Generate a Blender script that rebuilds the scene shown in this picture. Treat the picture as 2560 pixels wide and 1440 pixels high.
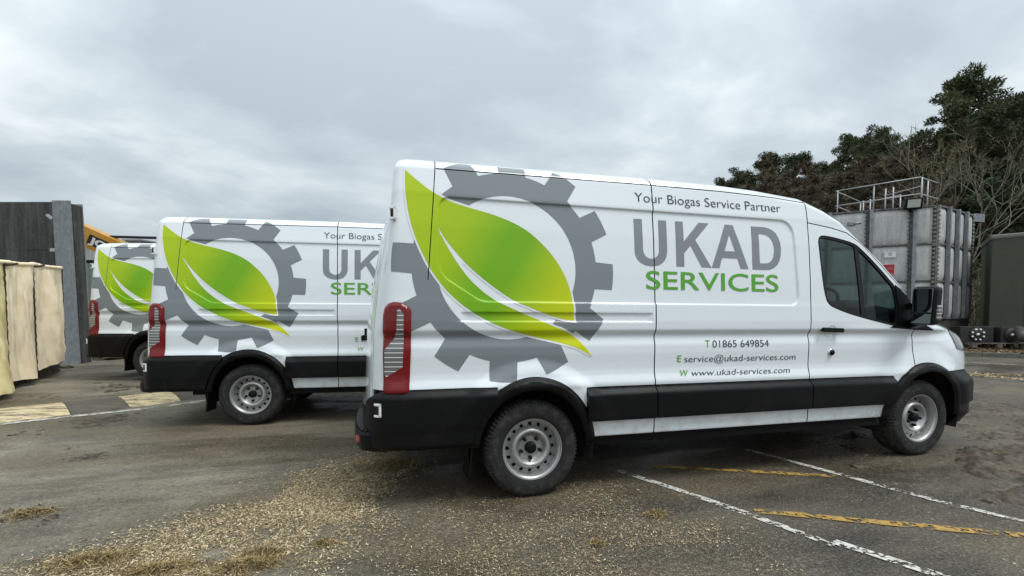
import bpy, bmesh, math, random
import numpy as np
from mathutils import Vector, Matrix
from mathutils.geometry import delaunay_2d_cdt

random.seed(7); rng = np.random.default_rng(11)
for o in list(bpy.data.objects): bpy.data.objects.remove(o)
scene = bpy.context.scene
col = scene.collection

# ------------------------------------------------------------------ camera
CAM = np.array([-.9388, -4.028, 1.2434]); YAW = math.radians(-14.422); PITCH = math.radians(-2.197); FPX = 1120.
cam_data = bpy.data.cameras.new('camera'); cam = bpy.data.objects.new('camera', cam_data); col.objects.link(cam)
cam_data.sensor_fit = 'HORIZONTAL'; cam_data.sensor_width = 36; cam_data.lens = 36*FPX/2560
cam_data.shift_y = (851.1-720)/2560; cam_data.clip_start = .05; cam_data.clip_end = 3000
_f = Vector((-math.sin(YAW)*math.cos(PITCH), math.cos(YAW)*math.cos(PITCH), math.sin(PITCH)))
_r = Vector((math.cos(YAW), math.sin(YAW), 0)); _u = _r.cross(_f)
cam.matrix_world = Matrix(((_r.x, _u.x, -_f.x, CAM[0]), (_r.y, _u.y, -_f.y, CAM[1]), (_r.z, _u.z, -_f.z, CAM[2]), (0, 0, 0, 1)))
scene.camera = cam

# ------------------------------------------------------------------ sky and light
SUN_EL, SUN_AZ = math.radians(60), math.radians(134)      # high soft sun behind the cloud, azimuth clockwise from +Y
world = bpy.data.worlds.new('World'); scene.world = world; world.use_nodes = True
nt = world.node_tree; nt.nodes.clear(); N = nt.nodes.new; Lk = nt.links.new
out = N('ShaderNodeOutputWorld'); mixs = N('ShaderNodeMixShader'); bgs = N('ShaderNodeBackground'); bgc = N('ShaderNodeBackground')
sky = N('ShaderNodeTexSky'); sky.sky_type = 'NISHITA'; sky.sun_disc = False; sky.sun_elevation = SUN_EL; sky.sun_rotation = SUN_AZ
Lk(sky.outputs[0], bgs.inputs[0]); bgs.inputs[1].default_value = .08
tc = N('ShaderNodeTexCoord'); sep = N('ShaderNodeSeparateXYZ'); Lk(tc.outputs['Generated'], sep.inputs[0])
def wmath(op, a, b=None):
    m = N('ShaderNodeMath'); m.operation = op
    for i, v in enumerate((a, b)):
        if v is None: continue
        if isinstance(v, (int, float)): m.inputs[i].default_value = v
        else: Lk(v, m.inputs[i])
    return m.outputs[0]
zz = wmath('ADD', wmath('MAXIMUM', sep.outputs[2], 0.), .22)
comb = N('ShaderNodeCombineXYZ'); Lk(wmath('DIVIDE', sep.outputs[0], zz), comb.inputs[0]); Lk(wmath('DIVIDE', sep.outputs[1], zz), comb.inputs[1])
mp = N('ShaderNodeMapping'); Lk(comb.outputs[0], mp.inputs[0]); mp.inputs['Rotation'].default_value = (0, 0, .5); mp.inputs['Scale'].default_value = (1., 1.35, 1); mp.inputs['Location'].default_value = (3.1, 1.7, 0)
n1 = N('ShaderNodeTexNoise'); Lk(mp.outputs[0], n1.inputs['Vector']); n1.inputs['Scale'].default_value = 1.15; n1.inputs['Detail'].default_value = 7; n1.inputs['Roughness'].default_value = .55; n1.inputs['Distortion'].default_value = .25
n2 = N('ShaderNodeTexNoise'); Lk(mp.outputs[0], n2.inputs['Vector']); n2.inputs['Scale'].default_value = .42; n2.inputs['Detail'].default_value = 3
cl = wmath('ADD', wmath('MULTIPLY', n1.outputs[0], .62), wmath('MULTIPLY', n2.outputs[0], .42))
rmp = N('ShaderNodeValToRGB'); Lk(cl, rmp.inputs[0])
e = rmp.color_ramp.elements; e[0].position = .42; e[0].color = (.315, .362, .396, 1); e[1].position = .645; e[1].color = (.635, .68, .685, 1)
m_ = rmp.color_ramp.elements.new(.52); m_.color = (.418, .47, .50, 1)
gain = wmath('ADD', wmath('MULTIPLY', wmath('MAXIMUM', sep.outputs[2], 0.), 1.15), .735)     # an overcast sky is brighter overhead
vm = N('ShaderNodeVectorMath'); vm.operation = 'SCALE'; Lk(rmp.outputs[0], vm.inputs[0]); Lk(gain, vm.inputs[3])
Lk(vm.outputs[0], bgc.inputs[0]); bgc.inputs[1].default_value = .88
mixs.inputs[0].default_value = .93; Lk(bgs.outputs[0], mixs.inputs[1]); Lk(bgc.outputs[0], mixs.inputs[2]); Lk(mixs.outputs[0], out.inputs[0])

sl = bpy.data.lights.new('sun', 'SUN'); sl.energy = 1.25; sl.angle = math.radians(24); sl.color = (1, .985, .96)
sun = bpy.data.objects.new('sun', sl); col.objects.link(sun)
_sd = Vector((math.sin(SUN_AZ)*math.cos(SUN_EL), math.cos(SUN_AZ)*math.cos(SUN_EL), math.sin(SUN_EL)))
sun.rotation_euler = _sd.to_track_quat('Z', 'Y').to_euler()
vs = scene.view_settings; vs.view_transform = 'Standard'; vs.look = 'None'; vs.gamma = 1; vs.use_curve_mapping = False; vs.exposure = .74

# ------------------------------------------------------------------ helpers
def cw(lat, dep):
    "a point dep metres ahead of the viewpoint and lat metres to its right"
    return (CAM[0]+lat*math.cos(YAW)-dep*math.sin(YAW), CAM[1]+lat*math.sin(YAW)+dep*math.cos(YAW))
def pxw(px, dep): return cw((px-1280)/FPX*dep, dep)
def pz(py, dep): return CAM[2]+(808.2-py)*dep/FPX
def tag(o, label=None, cat=None, group=None, kind=None):
    if label: o['label'] = label
    if cat: o['category'] = cat
    if group: o['group'] = group
    if kind: o['kind'] = kind
    return o
def empty(name, loc=(0, 0, 0), rz=0):
    o = bpy.data.objects.new(name, None); col.objects.link(o); o.location = loc; o.rotation_euler = (0, 0, rz); o.empty_display_size = .2; return o
def link_mesh(name, me, mat, parent=None):
    o = bpy.data.objects.new(name, me); col.objects.link(o)
    if mat is not None:
        for m in (mat if isinstance(mat, (list, tuple)) else [mat]): me.materials.append(m)
    if parent is not None: o.parent = parent
    return o
def copy_tree(o, parent=None):
    c = o.copy(); col.objects.link(c)
    if parent is not None: c.parent = parent
    for ch in list(o.children): copy_tree(ch, c)
    return c
class MB:
    "collects boxes, bars, tubes and lathes into one mesh"
    def __init__(s): s.v = []; s.f = []; s.mi = []; s.sm = []
    def add(s, V, F, mi=0, smooth=False):
        b = len(s.v); s.v += [tuple(map(float, p)) for p in V]; s.f += [tuple(b+i for i in f) for f in F]; s.mi += [mi]*len(F); s.sm += [smooth]*len(F); return s
    def box(s, c, d, M=None, mi=0, ch=0.):
        x, y, z = (k/2 for k in d)
        if ch <= 0:
            V = [(i*x, j*y, k*z) for k in (-1, 1) for j in (-1, 1) for i in (-1, 1)]
            F = [(0, 2, 3, 1), (4, 5, 7, 6), (0, 1, 5, 4), (2, 6, 7, 3), (0, 4, 6, 2), (1, 3, 7, 5)]
        else:
            bm = bmesh.new(); bmesh.ops.create_cube(bm, size=1); bmesh.ops.scale(bm, vec=d, verts=bm.verts)
            bmesh.ops.bevel(bm, geom=bm.edges[:], offset=ch, segments=2, affect='EDGES', profile=.5)
            V = [v.co[:] for v in bm.verts]; bm.verts.index_update(); F = [tuple(v.index for v in f.verts) for f in bm.faces]; bm.free()
        if M is None: M = Matrix.Identity(3)
        V = [Vector(c)+M@Vector(p) for p in V]
        return s.add(V, F, mi)
    def bar(s, a, b, w, h=None, mi=0, up=(0, 0, 1)):
        a, b = Vector(a), Vector(b); h = h or w; t = (b-a); L = t.length; t.normalize(); u = Vector(up)
        if abs(t.dot(u)) > .98: u = Vector((0, 1, 0))
        sd = t.cross(u).normalized(); u = sd.cross(t)
        return s.box((a+b)/2, (L, w, h), Matrix((t, sd, u)).transposed(), mi)
    def tube(s, pts, r, n=8, mi=0, cap=True):
        pts = [Vector(p) for p in pts]; R = r if isinstance(r, (list, tuple)) else [r]*len(pts); V = []; F = []; pu = None
        for i, p in enumerate(pts):
            t = (pts[min(i+1, len(pts)-1)]-pts[max(i-1, 0)]).normalized()
            if pu is None: pu = Vector((0, 0, 1)) if abs(t.z) < .9 else Vector((1, 0, 0))
            sd = t.cross(pu); sd.normalize(); pu = sd.cross(t)
            for k in range(n):
                a = 2*math.pi*k/n; V.append(p+R[i]*(math.cos(a)*sd+math.sin(a)*pu))
        for i in range(len(pts)-1):
            for k in range(n): F.append((i*n+k, i*n+(k+1) % n, (i+1)*n+(k+1) % n, (i+1)*n+k))
        if cap: F.append(tuple(range(n-1, -1, -1))); F.append(tuple((len(pts)-1)*n+k for k in range(n)))
        return s.add(V, F, mi, True)
    def lathe(s, prof, n=32, c=(0, 0, 0), mi=0, axis='y', a0=0, a1=2*math.pi, smooth=True):
        "prof: (radius, axial) pairs"
        full = abs(a1-a0-2*math.pi) < 1e-6; m = n if full else n+1; V = []
        for r, h in prof:
            for k in range(m):
                a = a0+(a1-a0)*k/n
                V.append((c[0]+r*math.cos(a), c[1]+h, c[2]+r*math.sin(a)) if axis == 'y' else (c[0]+r*math.cos(a), c[1]+r*math.sin(a), c[2]+h))
        F = []
        for i in range(len(prof)-1):
            for k in range(n if full else n): F.append((i*m+k, (i+1)*m+k, (i+1)*m+(k+1) % m, i*m+(k+1) % m) if axis == 'y' else (i*m+k, i*m+(k+1) % m, (i+1)*m+(k+1) % m, (i+1)*m+k))
        return s.add(V, F, mi, smooth)
    def mesh(s, name):
        me = bpy.data.meshes.new(name); me.from_pydata(s.v, [], s.f)
        me.polygons.foreach_set('material_index', s.mi); me.polygons.foreach_set('use_smooth', s.sm); me.update(); return me
    def build(s, name, mat, parent=None): return link_mesh(name, s.mesh(name), mat, parent)
def np_mesh(name, V, F, smooth=False):
    V = np.asarray(V, np.float32); F = np.asarray(F, np.int32); k = F.shape[1]
    me = bpy.data.meshes.new(name); me.vertices.add(len(V)); me.vertices.foreach_set('co', V.ravel())
    me.loops.add(F.size); me.loops.foreach_set('vertex_index', F.ravel())
    me.polygons.add(len(F)); me.polygons.foreach_set('loop_start', np.arange(0, F.size, k, dtype=np.int32)); me.polygons.foreach_set('loop_total', np.full(len(F), k, np.int32))
    me.polygons.foreach_set('use_smooth', np.full(len(F), smooth, bool)); me.update(calc_edges=True); me.validate(); return me

# ------------------------------------------------------------------ materials
def pm(name, c, rough=.5, metal=0., coat=0., spec=.5, var=None, bump=None, rvar=None, trans=0., ior=1.45, coat_rough=.04):
    "principled material; var=(scale, second colour, contrast) noise in the colour, bump=(scale, strength, distance), rvar=(scale, rough2)"
    m = bpy.data.materials.new(name); m.use_nodes = True; t = m.node_tree; b = t.nodes['Principled BSDF']
    b.inputs['Base Color'].default_value = (*c, 1); b.inputs['Roughness'].default_value = rough; b.inputs['Metallic'].default_value = metal
    b.inputs['Coat Weight'].default_value = coat; b.inputs['Coat Roughness'].default_value = coat_rough; b.inputs['Specular IOR Level'].default_value = spec
    b.inputs['Transmission Weight'].default_value = trans; b.inputs['IOR'].default_value = ior
    if var or bump or rvar:
        tcn = t.nodes.new('ShaderNodeTexCoord')
        def noise(sc, det=6, rg=.6):
            n = t.nodes.new('ShaderNodeTexNoise'); t.links.new(tcn.outputs['Object'], n.inputs['Vector']); n.inputs['Scale'].default_value = sc; n.inputs['Detail'].default_value = det; n.inputs['Roughness'].default_value = rg; return n
        if var:
            n = noise(var[0]); r = t.nodes.new('ShaderNodeValToRGB'); t.links.new(n.outputs[0], r.inputs[0]); k = var[2] if len(var) > 2 else .15
            r.color_ramp.elements[0].position = .5-k; r.color_ramp.elements[0].color = (*c, 1); r.color_ramp.elements[1].position = .5+k; r.color_ramp.elements[1].color = (*var[1], 1)
            t.links.new(r.outputs[0], b.inputs['Base Color'])
        if bump:
            n = noise(bump[0], 5); bp_ = t.nodes.new('ShaderNodeBump'); bp_.inputs['Strength'].default_value = bump[1]; bp_.inputs['Distance'].default_value = bump[2] if len(bump) > 2 else .01
            t.links.new(n.outputs[0], bp_.inputs['Height']); t.links.new(bp_.outputs[0], b.inputs['Normal'])
        if rvar:
            n = noise(rvar[0], 4); r = t.nodes.new('ShaderNodeMapRange'); t.links.new(n.outputs[0], r.inputs[0]); r.inputs[1].default_value = .35; r.inputs[2].default_value = .65; r.inputs[3].default_value = rough; r.inputs[4].default_value = rvar[1]
            t.links.new(r.outputs[0], b.inputs['Roughness'])
    return m
class NG:
    "small node-graph helper for a custom material"
    def __init__(s, name):
        s.m = bpy.data.materials.new(name); s.m.use_nodes = True; s.t = s.m.node_tree; s.b = s.t.nodes['Principled BSDF']; s.tc = s.t.nodes.new('ShaderNodeTexCoord'); s.o = s.tc.outputs['Object']
        g = s.t.nodes.new('ShaderNodeSeparateXYZ'); s.t.links.new(s.o, g.inputs[0]); s.x, s.y, s.z = g.outputs
    def l(s, a, b): s.t.links.new(a, b)
    def put(s, sock, v):
        if isinstance(v, (int, float)): sock.default_value = v
        elif isinstance(v, tuple): sock.default_value = v if len(v) == 4 or sock.type == 'VECTOR' else (*v, 1)
        else: s.l(v, sock)
    def math(s, op, a, b=None, c=None):
        n = s.t.nodes.new('ShaderNodeMath'); n.operation = op
        for i, v in enumerate((a, b, c)):
            if v is not None: s.put(n.inputs[i], v)
        return n.outputs[0]
    def noise(s, sc, det=5, rg=.55, vec=None, scale3=None, dist=0.):
        n = s.t.nodes.new('ShaderNodeTexNoise'); v = vec or s.o
        if scale3:
            mp = s.t.nodes.new('ShaderNodeMapping'); s.l(v, mp.inputs[0]); mp.inputs['Scale'].default_value = scale3[:3]
            if len(scale3) > 3: mp.inputs['Rotation'].default_value = (0, 0, scale3[3])
            v = mp.outputs[0]
        s.l(v, n.inputs['Vector']); n.inputs['Scale'].default_value = sc; n.inputs['Detail'].default_value = det; n.inputs['Roughness'].default_value = rg; n.inputs['Distortion'].default_value = dist
        return n.outputs[0]
    def vor(s, sc, feat='F1'):
        n = s.t.nodes.new('ShaderNodeTexVoronoi'); n.feature = feat; s.l(s.o, n.inputs['Vector']); n.inputs['Scale'].default_value = sc; return n.outputs[0]
    def rng(s, v, a, b, c=0., d=1.):
        n = s.t.nodes.new('ShaderNodeMapRange'); n.interpolation_type = 'SMOOTHSTEP'; s.put(n.inputs[0], v)
        for i, k in enumerate((a, b, c, d)): n.inputs[i+1].default_value = k
        return n.outputs[0]
    def mix(s, f, a, b):
        n = s.t.nodes.new('ShaderNodeMix'); n.data_type = 'RGBA'; s.put(n.inputs[0], f); s.put(n.inputs[6], a); s.put(n.inputs[7], b); return n.outputs[2]
    def ramp(s, v, stops):
        n = s.t.nodes.new('ShaderNodeValToRGB'); s.l(v, n.inputs[0]); e = n.color_ramp.elements
        while len(e) < len(stops): e.new(.5)
        for k, (p, c) in zip(e, stops): k.position = p; k.color = (*c, 1)
        return n.outputs[0]
    def bump(s, h, st, dist=.01):
        n = s.t.nodes.new('ShaderNodeBump'); n.inputs['Strength'].default_value = st; n.inputs['Distance'].default_value = dist; s.l(h, n.inputs['Height']); s.l(n.outputs[0], s.b.inputs['Normal'])
    def set(s, **k):
        for a, v in k.items(): s.put(s.b.inputs[{'color': 'Base Color', 'rough': 'Roughness', 'metal': 'Metallic', 'coat': 'Coat Weight', 'spec': 'Specular IOR Level', 'alpha': 'Alpha', 'coatr': 'Coat Roughness'}[a]], v)

M = {}
# white body paint: thin road film and mud specks low down by the front wheel
g = NG('white_paint')
film = g.math('MULTIPLY', g.rng(g.z, .75, .38), g.rng(g.noise(9, 6), .42, .7))
spk = g.math('MULTIPLY', g.math('MULTIPLY', g.rng(g.noise(95, 3), .53, .60), g.rng(g.x, 2.9, 3.25)), g.rng(g.z, .50, .40))
c1 = g.mix(g.math('MULTIPLY', film, .60), (.775, .825, .86), (.55, .52, .46))
c1 = g.mix(g.math('MULTIPLY', g.rng(g.noise(1.6, 6, .6), .55, .8), .06), c1, (.45, .44, .42))
g.set(color=g.mix(g.math('MULTIPLY', spk, .85), c1, (.10, .075, .05)), rough=g.rng(g.noise(3, 4), .3, .7, .18, .30), coat=1., coatr=.02); g.bump(g.noise(2.2, 3), .10, .02)
M['white'] = g.m
g = NG('black_plastic')
g.set(color=g.mix(g.rng(g.noise(6, 6), .45, .75), (.004, .0042, .0046), (.0085, .008, .0075)), rough=.42, spec=.17); g.bump(g.noise(420, 2), .25, .002); M['black'] = g.m
M['rubber_gap_shade'] = pm('black_rubber_and_gap_shade', (.008, .008, .009), .8)
M['dark'] = pm('underbody_black', (.012, .012, .012), .85, var=(6, (.022, .02, .017), .2))
g = NG('tyre_rubber')
rr = g.math('SQRT', g.math('ADD', g.math('MULTIPLY', g.x, g.x), g.math('MULTIPLY', g.z, g.z)))
dust = g.math('MULTIPLY', g.rng(g.noise(22, 7, .65), .42, .68), g.math('MULTIPLY', g.rng(rr, .235, .275), g.rng(rr, .36, .30, .45, 1.)))
tr = g.rng(rr, .325, .35)
g.set(color=g.mix(g.math('MAXIMUM', g.math('MULTIPLY', dust, .40), g.math('MULTIPLY', tr, g.rng(g.noise(30, 5), .38, .62, .1, .7))), (.0075, .0075, .008), (.085, .077, .063)), rough=.78); g.bump(g.noise(90, 5), .35, .004); M['tyre'] = g.m
g = NG('silver_wheel')
g.set(color=g.mix(g.rng(g.noise(14, 7, .65), .55, .75, 0, .55), (.44, .44, .435), (.17, .155, .13)), rough=g.rng(g.noise(20, 3), .3, .7, .36, .50), metal=.7, spec=.5); M['rim'] = g.m
g = NG('window_glass'); t = g.t; tr_ = t.nodes.new('ShaderNodeBsdfTransparent'); tr_.inputs[0].default_value = (.40, .50, .48, 1); gl = t.nodes.new('ShaderNodeBsdfGlossy'); gl.inputs['Roughness'].default_value = .015
fr = t.nodes.new('ShaderNodeLayerWeight'); ms = t.nodes.new('ShaderNodeMixShader'); t.links.new(g.math('ADD', g.math('MULTIPLY', g.math('POWER', fr.outputs['Facing'], 4.5), .9), .05), ms.inputs[0]); t.links.new(tr_.outputs[0], ms.inputs[1]); t.links.new(gl.outputs[0], ms.inputs[2]); t.links.new(ms.outputs[0], t.nodes['Material Output'].inputs[0]); M['glass'] = g.m
M['mirror'] = pm('mirror_glass', (.13, .15, .15), .02, metal=1)
M['chrome'] = pm('bright_steel', (.75, .76, .77), .22, metal=1)
M['whitepl'] = pm('white_bracket', (.82, .82, .82), .35, coat=.3)
g = NG('red_lens')
g.set(color=g.mix(g.rng(g.math('SINE', g.math('MULTIPLY', g.z, 520)), -.6, .9), (.125, .001, .002), (.22, .002, .005)), rough=.16, coat=.3, spec=.35); M['red'] = g.m
g = NG('clear_lens')
g.set(color=g.mix(g.rng(g.math('SINE', g.math('MULTIPLY', g.z, 205)), .72, .93), (.13, .133, .133), (.70, .70, .69)), rough=.12, coat=1); M['clear'] = g.m
M['lampdark'] = pm('headlamp_lens', (.03, .033, .036), .08, coat=1, var=(14, (.13, .135, .14), .12))
M['reflector'] = pm('red_reflector', (.40, .012, .02), .2, coat=.6)
def vinyl(name, c): return pm(name, c, .30, coat=.55, spec=.5, coat_rough=.08)
M['gear'] = vinyl('grey_vinyl', (.19, .215, .233)); M['letters'] = vinyl('letter_grey_vinyl', (.215, .235, .25)); M['ink'] = vinyl('charcoal_vinyl', (.022, .027, .036)); M['green'] = vinyl('green_vinyl', (.085, .36, .012)); M['border'] = vinyl('white_vinyl', (.80, .81, .83))
g = NG('leaf_vinyl')
q = g.math('ADD', g.math('MULTIPLY', g.math('ADD', g.x, .88), .70), g.math('MULTIPLY', g.math('SUBTRACT', 2.27, g.z), .42))
g.set(color=g.ramp(g.math('DIVIDE', q, 1.32), [(0., (.44, .58, .001)), (.32, (.36, .53, .001)), (.50, (.175, .42, .002)), (.60, (.175, .42, .002)), (.80, (.47, .58, .001)), (1., (.62, .66, .001))]), rough=.34, coat=.2, coatr=.10, spec=.3); M['leaf'] = g.m
M['cabin'] = pm('cabin_grey_trim', (.045, .046, .05), .75, var=(12, (.06, .06, .063), .2))
M['headliner'] = pm('headliner_cloth', (.16, .16, .155), .9)
M['seat'] = pm('seat_cloth', (.035, .037, .042), .95, bump=(160, .3, .003))

# ------------------------------------------------------------------ van skin: a chart (s along the plan outline, z height)

def sst(a,b,x):
    t=np.clip((np.asarray(x,float)-a)/(b-a),0,1); return t*t*(3-2*t)
def catmull(P,n=12):
    P=np.asarray(P,float); Q=np.vstack([2*P[0]-P[1],P,2*P[-1]-P[-2]]); o=[]
    for i in range(1,len(Q)-2):
        for k in range(n):
            t=k/n;a,b,c,d=Q[i-1:i+3]
            o.append(.5*((2*b)+(c-a)*t+(2*a-5*b+4*c-d)*t*t+(3*b-a-3*c+d)*t**3))
    o.append(P[-1]); return np.array(o)
_plan=catmull([(-1.19,0),(-1.183,-.3),(-1.16,-.6),(-1.125,-.8),(-1.085,-.90),(-1.02,-.968),(-.93,-.993),(-.85,-1.0),(-.6,-1),(0,-1),(1,-1),(2,-1),(3,-1.0),(3.3,-1.0),(3.6,-.997),(3.9,-.995),(4.15,-.988),(4.33,-.965),(4.47,-.915),(4.57,-.835),(4.65,-.70),(4.71,-.48),(4.755,-.22),(4.765,0)])
_ss=np.r_[0,np.cumsum(np.hypot(*np.diff(_plan,axis=0).T))]
_k0=np.argmin(np.abs(_plan[:,0])+10*(np.abs(_plan[:,1]+1)>.01))
_ss=_ss-_ss[_k0]
S_REAR,S_FRONT=_ss[0],_ss[-1]
_tan=np.gradient(_plan,_ss,axis=0); _nor=np.stack([_tan[:,1],-_tan[:,0]],1); _nor/=np.linalg.norm(_nor,axis=1)[:,None]
_zt=np.arange(0,2.7,.004)
def _tab(pts,sg):
    z,v=zip(*pts); y=np.interp(_zt,z,v); k=np.exp(-.5*(np.arange(-20,21)*.004/sg)**2);k/=k.sum()
    yp=np.pad(y,20,mode='edge'); return np.convolve(yp,k,'valid')
_side=_tab([(.2,.03),(.34,.028),(.395,.02),(.41,.008),(.51,.004),(.55,0.0),(.76,.0),(.795,-.006),(.81,-.004),(.86,.010),(.90,.013),(.95,.012),(1.02,.008),(1.08,.009),(1.13,.021),(1.152,.023),(1.168,.014),(1.188,-.004),(1.20,-.006),(1.26,-.007),(1.385,-.002),(1.42,.001),(1.6,.010),(1.9,.032),(2.09,.053),(2.12,.055),(2.29,.085),(2.33,.095),(2.42,.12),(2.6,.2)],.006)
_rear=_tab([(.2,.0),(.8,.0),(1.2,.015),(1.5,.05),(1.9,.12),(2.1,.17),(2.25,.235),(2.4,.34)],.03)
_front=_tab([(.2,.06),(.3,.03),(.45,.0),(.70,.0),(.74,.025),(.78,.03),(.9,.03),(1.0,.04),(1.1,.075),(1.2,.13),(1.3,.21)],.02)
ZTAB=np.array([(-9,2.345),(-1.0,2.36),(-.8,2.372),(0,2.378),(1.0,2.385),(1.65,2.38),(2.0,2.362),(2.43,2.322),(2.64,2.247),(2.8,2.167),(3.0,2.012),(3.217,1.843),(3.44,1.642),(3.583,1.488),(3.72,1.345),(3.85,1.275),(3.95,1.265),(4.1,1.255),(4.25,1.24),(4.4,1.215),(4.6,1.17),(4.9,1.13),(9,1.13)])
def ZT(s): return np.interp(s,ZTAB[:,0],ZTAB[:,1])
RW=(0.0,.337); FW=(3.75,.363)
def sd_poly(x,z,P):
    x=np.asarray(x,float);z=np.asarray(z,float);d=np.full(x.shape,1e9);ins=np.zeros(x.shape,bool);n=len(P)
    for i in range(n):
        ax,az=P[i];bx,bz=P[(i+1)%n];ex,ez=bx-ax,bz-az
        t=np.clip(((x-ax)*ex+(z-az)*ez)/(ex*ex+ez*ez+1e-12),0,1)
        d=np.minimum(d,(x-ax-t*ex)**2+(z-az-t*ez)**2)
        c=((az>z)!=(bz>z)); 
        with np.errstate(divide='ignore',invalid='ignore'): xi=(bx-ax)*(z-az)/(bz-az+1e-15)+ax
        ins^=c&(x<xi)
    return np.where(ins,-1,1)*np.sqrt(d)
def round_poly(P,n=7):
    "P: (x,z,radius) corners"
    o=[];m=len(P)
    for i in range(m):
        a,b,c=(np.array(P[j%m][:2],float) for j in (i-1,i,i+1));r=P[i][2];u=(a-b)/np.hypot(*(a-b));v=(c-b)/np.hypot(*(c-b));th=math.acos(np.clip(u@v,-1,1));L=r/math.tan(th/2);p0,p1=b+u*L,b+v*L
        for k in range(n+1):
            q=k/n;o.append(tuple((1-q)**2*p0+2*q*(1-q)*b+q*q*p1))
    return o
STAMP=round_poly([(-.605,2.05,.03),(2.232,2.05,.09),(2.262,1.44,.03),(-.36,1.44,.12),(-.612,1.60,.10)])
def disp(s,z):
    "inward displacement of the body skin from the plan curve"
    s=np.asarray(s,float);z=np.asarray(z,float)
    a=np.interp(z,_zt,_side);r=np.interp(z,_zt,_rear);f=np.interp(z,_zt,_front)
    wr=sst(-.92,-1.12,s);wf=sst(3.75,4.45,s)
    d=a*(1-wr)*(1-wf)+r*wr+f*wf
    d=d+-.0+.014*(1-sst(.041,.056,sd_poly(s,z,STAMP)))
    rib=sst(-.56,-.46,s)*(1-sst(.90,.96,s))
    d=d+.015*rib*(sst(1.250,1.262,z)-sst(1.312,1.322,z))
    q=np.hypot(s-RW[0],z-RW[1]); d=d-.024*(1-sst(.55,.66,q))*sst(.5,.8,z)
    q=np.hypot(s-FW[0],z-FW[1]); d=d-.030*(1-sst(.52,.70,q))*sst(.45,.7,z)
    # fender / door shoulder
    d=d-.010*sst(2.6,3.4,s)*(1-sst(3.9,4.3,s))*np.exp(-((z-1.17)/.05)**2)
    h=np.clip(ZT(s)-z,0,1); d=d+.075*(1-np.clip(h/.085,0,1))**2
    return d
def S(s,z,off=0.):
    s=np.asarray(s,float);z=np.asarray(z,float);d=disp(s,z)-off
    x=np.interp(s,_ss,_plan[:,0]);y=np.interp(s,_ss,_plan[:,1]);nx=np.interp(s,_ss,_nor[:,0]);ny=np.interp(s,_ss,_nor[:,1])
    n=np.hypot(nx,ny)
    return np.stack([x-nx/n*d,y-ny/n*d,z+0*d],-1)

def pip(P, poly):
    x, z = P[:, 0], P[:, 1]; ins = np.zeros(len(P), bool); n = len(poly)
    for i in range(n):
        ax, az = poly[i]; bx, bz = poly[(i+1) % n]
        if az == bz: continue
        c = (az > z) != (bz > z); ins ^= c & (x < (bx-ax)*(z-az)/(bz-az)+ax)
    return ins
def densify(poly, step):
    o = []
    for i in range(len(poly)):
        a = np.array(poly[i]); b = np.array(poly[(i+1) % len(poly)]); n = max(1, int(math.ceil(np.hypot(*(b-a))/step)))
        o += [tuple(a+(b-a)*k/n) for k in range(n)]
    return o
def tess(incl, excl, grid, feats=()):
    "triangulate the area inside incl and outside excl, with a regular grid of inner points"
    pts, edges, polys = [], [], []
    for p in list(incl)+list(excl):
        d = densify(p, grid*1.2); b = len(pts); pts += d; edges += [(b+i, b+(i+1) % len(d)) for i in range(len(d))]; polys.append(d)
    for p in feats:
        d = densify(p, grid*1.1); b = len(pts); pts += d; edges += [(b+i, b+(i+1) % len(d)) for i in range(len(d))]
    A = np.array([q for p in incl for q in p]); lo, hi = A.min(0), A.max(0)
    gx, gy = np.meshgrid(np.arange(math.floor(lo[0]/grid)*grid, hi[0]+grid, grid), np.arange(math.floor(lo[1]/grid)*grid, hi[1]+grid, grid)); P = np.stack([gx.ravel(), gy.ravel()], 1)
    def inside(P):
        m = np.zeros(len(P), bool)
        for p in incl: m |= pip(P, p)
        for p in excl: m &= ~pip(P, p)
        return m
    P = P[inside(P)]
    keys = set((int(x/grid*2.2), int(y/grid*2.2)) for x, y in pts)
    P = [p for p in P if (int(p[0]/grid*2.2), int(p[1]/grid*2.2)) not in keys]
    allp = [Vector((float(a), float(b))) for a, b in pts]+[Vector((float(a), float(b))) for a, b in P]
    V, _, F, *_ = delaunay_2d_cdt(allp, edges, [], 0, 1e-7)
    V = np.array([v[:] for v in V]); F = np.array([f for f in F if len(f) == 3])
    F = F[inside(V[F].mean(1))]
    used, inv = np.unique(F, return_inverse=True)
    return V[used], inv.reshape(-1, 3)
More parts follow.
